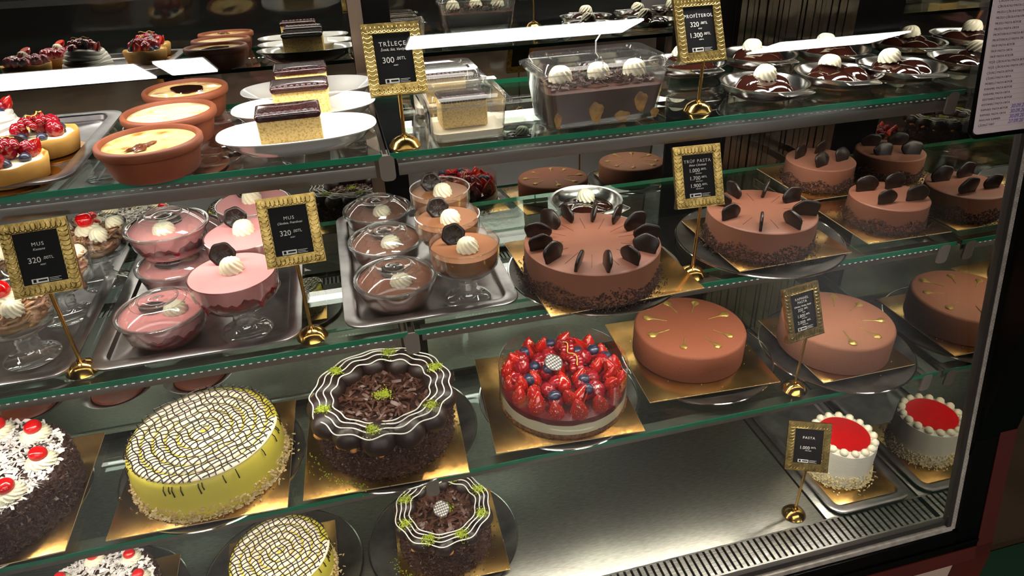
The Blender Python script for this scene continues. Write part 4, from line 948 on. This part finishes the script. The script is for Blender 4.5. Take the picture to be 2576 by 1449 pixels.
def cboard(x, y, z, r, label):
    m = MB(); m.lathe([(0, 0), (r, 0), (r, .0015), (0, .0015)], 48, 0, cap0=False, cap1=False); return tag(m.build('round_board', pm('orange_gold_card', 'C98A35', .25, 1, 'B87A2A', 10, .3, .7), None, (x, y, z)), label, 'cake board', 'small round gold boards')
for i, (x, y, lab) in enumerate(((-1.627, -.488, 'front berry tart cut by the left edge of the picture'), (-1.616, -.370, 'second berry tart behind the front one'))):
    cboard(x+.002, y-.002, Z1+.0022, .060, ('front', 'second')[i]+' round gold board under a berry tart')
    t = thing('berry_tart', lab, 'tart', (x, y, Z1+.0038), i*1.3, 'small berry tarts'); part('tart_crust', CRU, t, (0, 0, 0)); part('custard', CUS, t, (0, 0, 0)); fruit_pile(t, .028, random.Random(20+i))
# raspberry tarts and a meringue nest that the photo shows only in the mirror doors
for i, (x, y) in enumerate(((-1.852, -.250), (-1.812, -.365))):
    cboard(x, y, Z1+.0022, .058, ('rear', 'nearer')[i]+' round gold board under a glazed raspberry tart')
    t = thing('raspberry_tart', ('rear', 'nearer')[i]+' glazed raspberry tart, seen mirrored at the left edge', 'tart', (x, y, Z1+.0038), 0, 'glazed raspberry tarts'); part('tart_crust', CRU, t, (0, 0, 0)); part('custard', CUS, t, (0, 0, 0))
    for k in range(14):
        a = k*2.4; r_ = .0105*math.sqrt(k+.3); part('raspberry', RASP, t, (r_*math.cos(a), r_*math.sin(a), .028-.1*r_), (0, 0, k), 1.25)
    part('cream_rosette', ROS, t, (0, 0, .046), (0, 0, 0), .6); part('strawberry', STRAWC, t, (0, 0, .055), (1.2, 0, .4), 1.0)
t = thing('meringue_nest', 'white meringue nest topped with berries, seen mirrored behind the tarts', 'meringue', (-1.728, -.275, Z1+.002))
m = MB(); rnd = random.Random(6)
for k in range(5):
    R = .050-.0035*k; m.tube([(R*(1+.04*math.sin(5*a+k))*math.cos(a), R*(1+.04*math.sin(5*a+k))*math.sin(a), .008+.0098*k+.0035*math.sin(2*a+k*1.1)) for a in [2*PI*i/60 for i in range(60)]], .0085, 10, closed=True)
m.lathe([(0, 0), (.046, 0), (.04, .046), (0, .046)], 40, 0, cap0=False, cap1=False); m.build('meringue_shell', pm('meringue_shell', 'E8E0D2', .45, sss=.1), t); fruit_pile(t, .046, rnd)
# caramel puddings at the back of the third shelf
for i, x in enumerate((-1.870, -1.700, -1.536)):
    dd = thing('pudding_dish', ('left', 'middle', 'right')[i]+' steel rimmed dish of orange caramel pudding behind the yellow cake', 'dish', (x, -.262, Z3+.0003), 0, 'caramel pudding dishes')
    MB().lathe([(0, 0), (.05, 0), (.058, .006), (.072, .016), (.074, .0175), (.070, .0165), (.056, .008), (.048, .003), (0, .002)], 64, 0, cap0=False, cap1=False).build('dish_bowl', pm('dish_steel', 'C6C3BE', .22, 1), dd)
    MB().lathe([(0, .0035), (.046, .0035), (.053, .009), (.051, .0135), (.03, .0148), (0, .015)], 48, 0, cap0=False, cap1=False).build('caramel_pudding', pm('caramel_orange', '6E3218', .3, 0, '5A2610', 18, .4, .7), dd)
# ------------------------------------------------------------------ price stands
def text_mesh(items, name, mat, depth=.0002):
    V = []; Fc = []; dg = None; objs = []
    for (s_, x, y, size, al, sh) in items:
        cu = bpy.data.curves.new('t', 'FONT'); cu.body = s_; cu.size = size; cu.align_x = al; cu.resolution_u = 3; cu.extrude = depth; cu.shear = sh; cu.offset = 0; cu.space_character = 1.22 if (al == 'CENTER' and not sh and size > .005) else 1.0
        o = bpy.data.objects.new('t', cu); col.objects.link(o); objs.append((o, x, y))
    bpy.context.view_layer.update(); dg = bpy.context.evaluated_depsgraph_get()
    for o, x, y in objs:
        me = bpy.data.meshes.new_from_object(o.evaluated_get(dg)); b = len(V)
        V += [(v.co.x+x, -v.co.z, v.co.y+y) for v in me.vertices]; Fc += [tuple(i+b for i in p.vertices) for p in me.polygons]
    for o, x, y in objs:
        cu = o.data; bpy.data.objects.remove(o); bpy.data.curves.remove(cu)
    me = bpy.data.meshes.new(name); me.from_pydata(V, [], Fc); me.materials.append(mat); me.update(); return me
def frame_mesh(W_=.088, H_=.106, b=.0155):
    m = MB()
    for x0, x1, z0, z1 in ((-W_/2, W_/2, 0, b), (-W_/2, W_/2, H_-b, H_), (-W_/2, -W_/2+b, b, H_-b), (W_/2-b, W_/2, b, H_-b)): m.box(x0, x1, -.0035, .0035, z0, z1)
    def ring(cx, cz, r):
        m.tube([(cx+r*math.cos(2*PI*i/14), -.0033, cz+r*math.sin(2*PI*i/14)) for i in range(14)], .0008, 5, closed=True)
    r = b*.45; st = r*.95
    nx = int((W_-2*r-.001)/st); nz = int((H_-2*r-.001)/st)
    for i in range(nx+1):
        x = -W_/2+r+.001+i*(W_-2*r-.002)/nx
        for z in (b/2, H_-b/2): ring(x, z, r)
    for i in range(1, nz):
        z = r+.001+i*(H_-2*r-.002)/nz
        for x in (-W_/2+b/2, W_/2-b/2): ring(x, z, r)
    m.box(-W_/2, W_/2, -.0045, .010, -.0012, 0)
    m.add([(-W_/2, .0035, .0), (-W_/2, .014, .0), (-W_/2, .0035, .020), (-W_/2+.001, .0035, .0), (-W_/2+.001, .014, .0), (-W_/2+.001, .0035, .020)], [(0, 1, 2), (5, 4, 3), (0, 3, 4, 1), (1, 4, 5, 2), (2, 5, 3, 0)], 0, False)
    m.add([(W_/2, .0035, .0), (W_/2, .014, .0), (W_/2, .0035, .020), (W_/2-.001, .0035, .0), (W_/2-.001, .014, .0), (W_/2-.001, .0035, .020)], [(2, 1, 0), (3, 4, 5), (1, 4, 3, 0), (2, 5, 4, 1), (0, 3, 5, 2)], 0, False)
    return m.mesh('gold_frame', M_goldf, 40)
FRM = frame_mesh()
def price(x, z, a, b, s=.0098):
    cw = {'1': .36, '.': .27}; w_ = sum(cw.get(q_, .575) for q_ in a)*s*1.0; w2 = s*.52*2.55; x0 = x-(w_+w2)/2
    return [(a, x0, z, s, 'LEFT', 0), (b, x0+w_, z+s*.30, s*.52, 'LEFT', 0)]
def stand(x, y, z, pole, lines, label, yaw=0, lean=25.5):
    t = thing('price_stand', label, 'price sign', (x, y, z+.0002), math.radians(yaw), 'gold price stands')
    MB().lathe([(0, 0), (.0245, 0), (.0256, .0015), (.0246, .0032), (.0236, .0042), (.0200, .0105), (.012, .0155), (.0066, .0172), (.0056, .0200), (0, .0200)], 48, 0, cap0=False, cap1=False).build('round_base', M_gold, t, ang=50)
    MB().tube([(0, 0, .018), (0, 0, pole+.001)], .0029, 12).build('pole', M_gold, t)
    fr = ob('gold_frame', FRM, t, (0, 0, pole+.001), (math.radians(-lean), 0, 0))
    ca = MB().box(-.0285, .0285, -.0015, .0012, .0150, .0912).build('black_card', M_card, fr)
    ob('lettering', text_mesh(lines, 'lettering', M_ink), ca, (0, -.0017, 0))
    lg = MB(); lg.box(-.0185, .003, -.0019, -.0016, .0165, .0232); lg.box(-.0165, -.0125, -.0021, -.0019, .0178, .0222, 1); lg.box(-.010, .0015, -.0021, -.0019, .0188, .0213, 1)
    for k in range(3): lg.box(.0045, .0195-.003*(k % 2), -.0019, -.0016, .0172+k*.0022, .0178+k*.0022)
    lg.build('stamp', [M_ink, M_card], ca); return t
S = .0072
def ttl(s_, z, s=.0066): return [(s_, 0, z, s*1.12, 'CENTER', 0)]
def sub(s_, z, s=.0052): return [(s_, 0, z, s, 'CENTER', .35)]
def tiny(s_, z, s=.0030): return [(s_, .001, z, s, 'CENTER', 0)]
def P(a, z, s=.0098): return price(0, z, a, '.00TL', s)
stand(-1.059, -.516, Z1, .082, ttl('TRİLEÇE', .072, .0082)+sub('İrmik, Süt, Vanilya', .065, .0052)+P('300', .047, .0125)+tiny('ADET', .042), 'gold framed stand pricing the milk cake, on the top shelf')
stand(-.537, -.498, Z1, .084, ttl('PROFİTEROL', .073, .0072)+P('320', .058, .0115)+tiny('ADET', .0535)+P('1.300', .040, .0115)+tiny('1000 G.', .0355), 'gold framed stand between loaf tub and sauce dishes', 3)
stand(-.565, -.596, Z2, .138, ttl('TRÜF PASTA', .0765, .0068)+sub('Bitter Çikolatalı', .0705, .0050)+P('1.000', .060, .0092)+tiny('MİNİ BOY', .0565, .0026)+P('1.700', .0465, .0092)+tiny('ORTA BOY', .043, .0026)+P('1.900', .0335, .0092)+tiny('BÜYÜK BOY', .030, .0026), 'gold framed stand between the two large truffle cakes', -3)
stand(-1.252, -.597, Z2, .136, ttl('MUS', .070, .0066)+sub('Çikolata, Frambuaz', .0635, .0048)+P('320', .046, .0115)+tiny('ADET', .0415), 'gold framed stand between pink and chocolate mousses', 2)
stand(-1.600, -.588, Z2, .141, ttl('MUS', .070, .0066)+sub('Kestane', .0635, .0048)+P('320', .046, .0115)+tiny('ADET', .0415), 'gold framed stand in front of the chestnut goblets', 5)
stand(-.331, -.655, Z3, .130, ttl('RAPHAEL', .0775, .0062)+ttl('PASTA', .0705, .0062)+sub('Çikolata, Vanilya, Fındık', .0635, .0044)+P('350', .0545, .0088)+tiny('DİLİM', .051, .0026)+P('1.800', .0425, .0088)+tiny('ORTA BOY', .039, .0026)+P('2.000', .030, .0088)+tiny('BÜYÜK BOY', .0265, .0026), 'gold framed stand in front of the paler velvet cake', 9, 24)
stand(-.301, -.712, 0, .137, ttl('PASTA', .069, .0066)+P('1.000', .046, .0095)+tiny('MİNİ BOY', .042, .0028), 'gold framed stand on the steel deck beside the white cake', -24)
# ------------------------------------------------------------------ list fixed outside the pane
ns = thing('price_list', 'framed printed price list fixed on the glass at the upper right', 'notice', (-.110, gy(.846)-.0105, .846)); ns.rotation_euler = (-math.atan(K), math.radians(0), 0)
MB().prism(rrect(.30, .44, .012, 4, .15, .22), 0, .0016, M=RX(PI/2)).build('sheet', M_paper, ns)
b = MB(); o_ = rrect(.308, .448, .014, 4, .15, .22); b.tube([(x, -.001, z) for x, z in o_], .0042, 6, closed=True); b.build('black_border', M_dark, ns)
rows = ['KARAMELLİ PASTA BÜYÜK', 'KARAMELLİ PASTA ORTA', 'ÇİKOLATALI PASTA BÜYÜK', 'ÇİKOLATALI PASTA ORTA', 'MUZLU ÇİKOLATALI PASTA BÜYÜK', 'MUZLU ÇİKOLATALI PASTA ORTA', 'MUZLU PASTA BÜYÜK', 'MUZLU PASTA ORTA', 'PROFİTEROLLÜ PASTA BÜYÜK', 'PROFİTEROLLÜ PASTA ORTA', 'TRÜF PASTA BÜYÜK', 'TRÜF PASTA ORTA', 'TRÜF PASTA KÜÇÜK', 'YEŞİL ÇİKOLATALI PASTA BÜYÜK', 'YEŞİL ÇİKOLATALI PASTA ORTA', 'ÇİLEKLİ PASTA BÜYÜK', 'ÇİLEKLİ PASTA ORTA', 'MORELLİ PASTA BÜYÜK', 'KARAMEL PASTA BÜYÜK', 'KARAMEL PASTA ORTA', 'KESTANELİ PASTA BÜYÜK', 'KESTANELİ PASTA ORTA', 'RAPHAEL PASTA BÜYÜK', 'RAPHAEL PASTA ORTA', 'PAVLOVA SUMMER', 'ÇİLEKLİ TART']
it = []; n = len(rows); rp = .0086
for i, s_ in enumerate(rows): it.append((s_, .010, .013+rp*(n-1-i), .0052, 'LEFT', 0))
ob('list_text', text_mesh(it, 'list_text', M_ptxt), ns, (0, -.0018, 0))
ob('handwritten_dates', text_mesh([(s_, .072, .013+rp*k, .0092, 'LEFT', .2) for k, s_ in enumerate(('27.09.20', '30.09.20', '30.09.20', '30.09.20'))], 'handwritten_dates', M_pen), ns, (0, -.0018, 0))
ln = MB()
for i in range(n+1): ln.box(.010, .29, -.0019, -.0017, .0105+rp*i, .0108+rp*i)
ln.build('ruled_lines', pm('rule_grey', '8A7C80', .7), ns)
for o in bpy.data.objects:
    if o.parent and o.name.split('.')[0] in ('loose_crumbs', 'cocoa_crumbs', 'chocolate_shavings', 'pistachio_crumbs', 'almond_flakes', 'chocolate_curls', 'sugared_shavings', 'white_chocolate_chips'): o['kind'] = 'stuff'
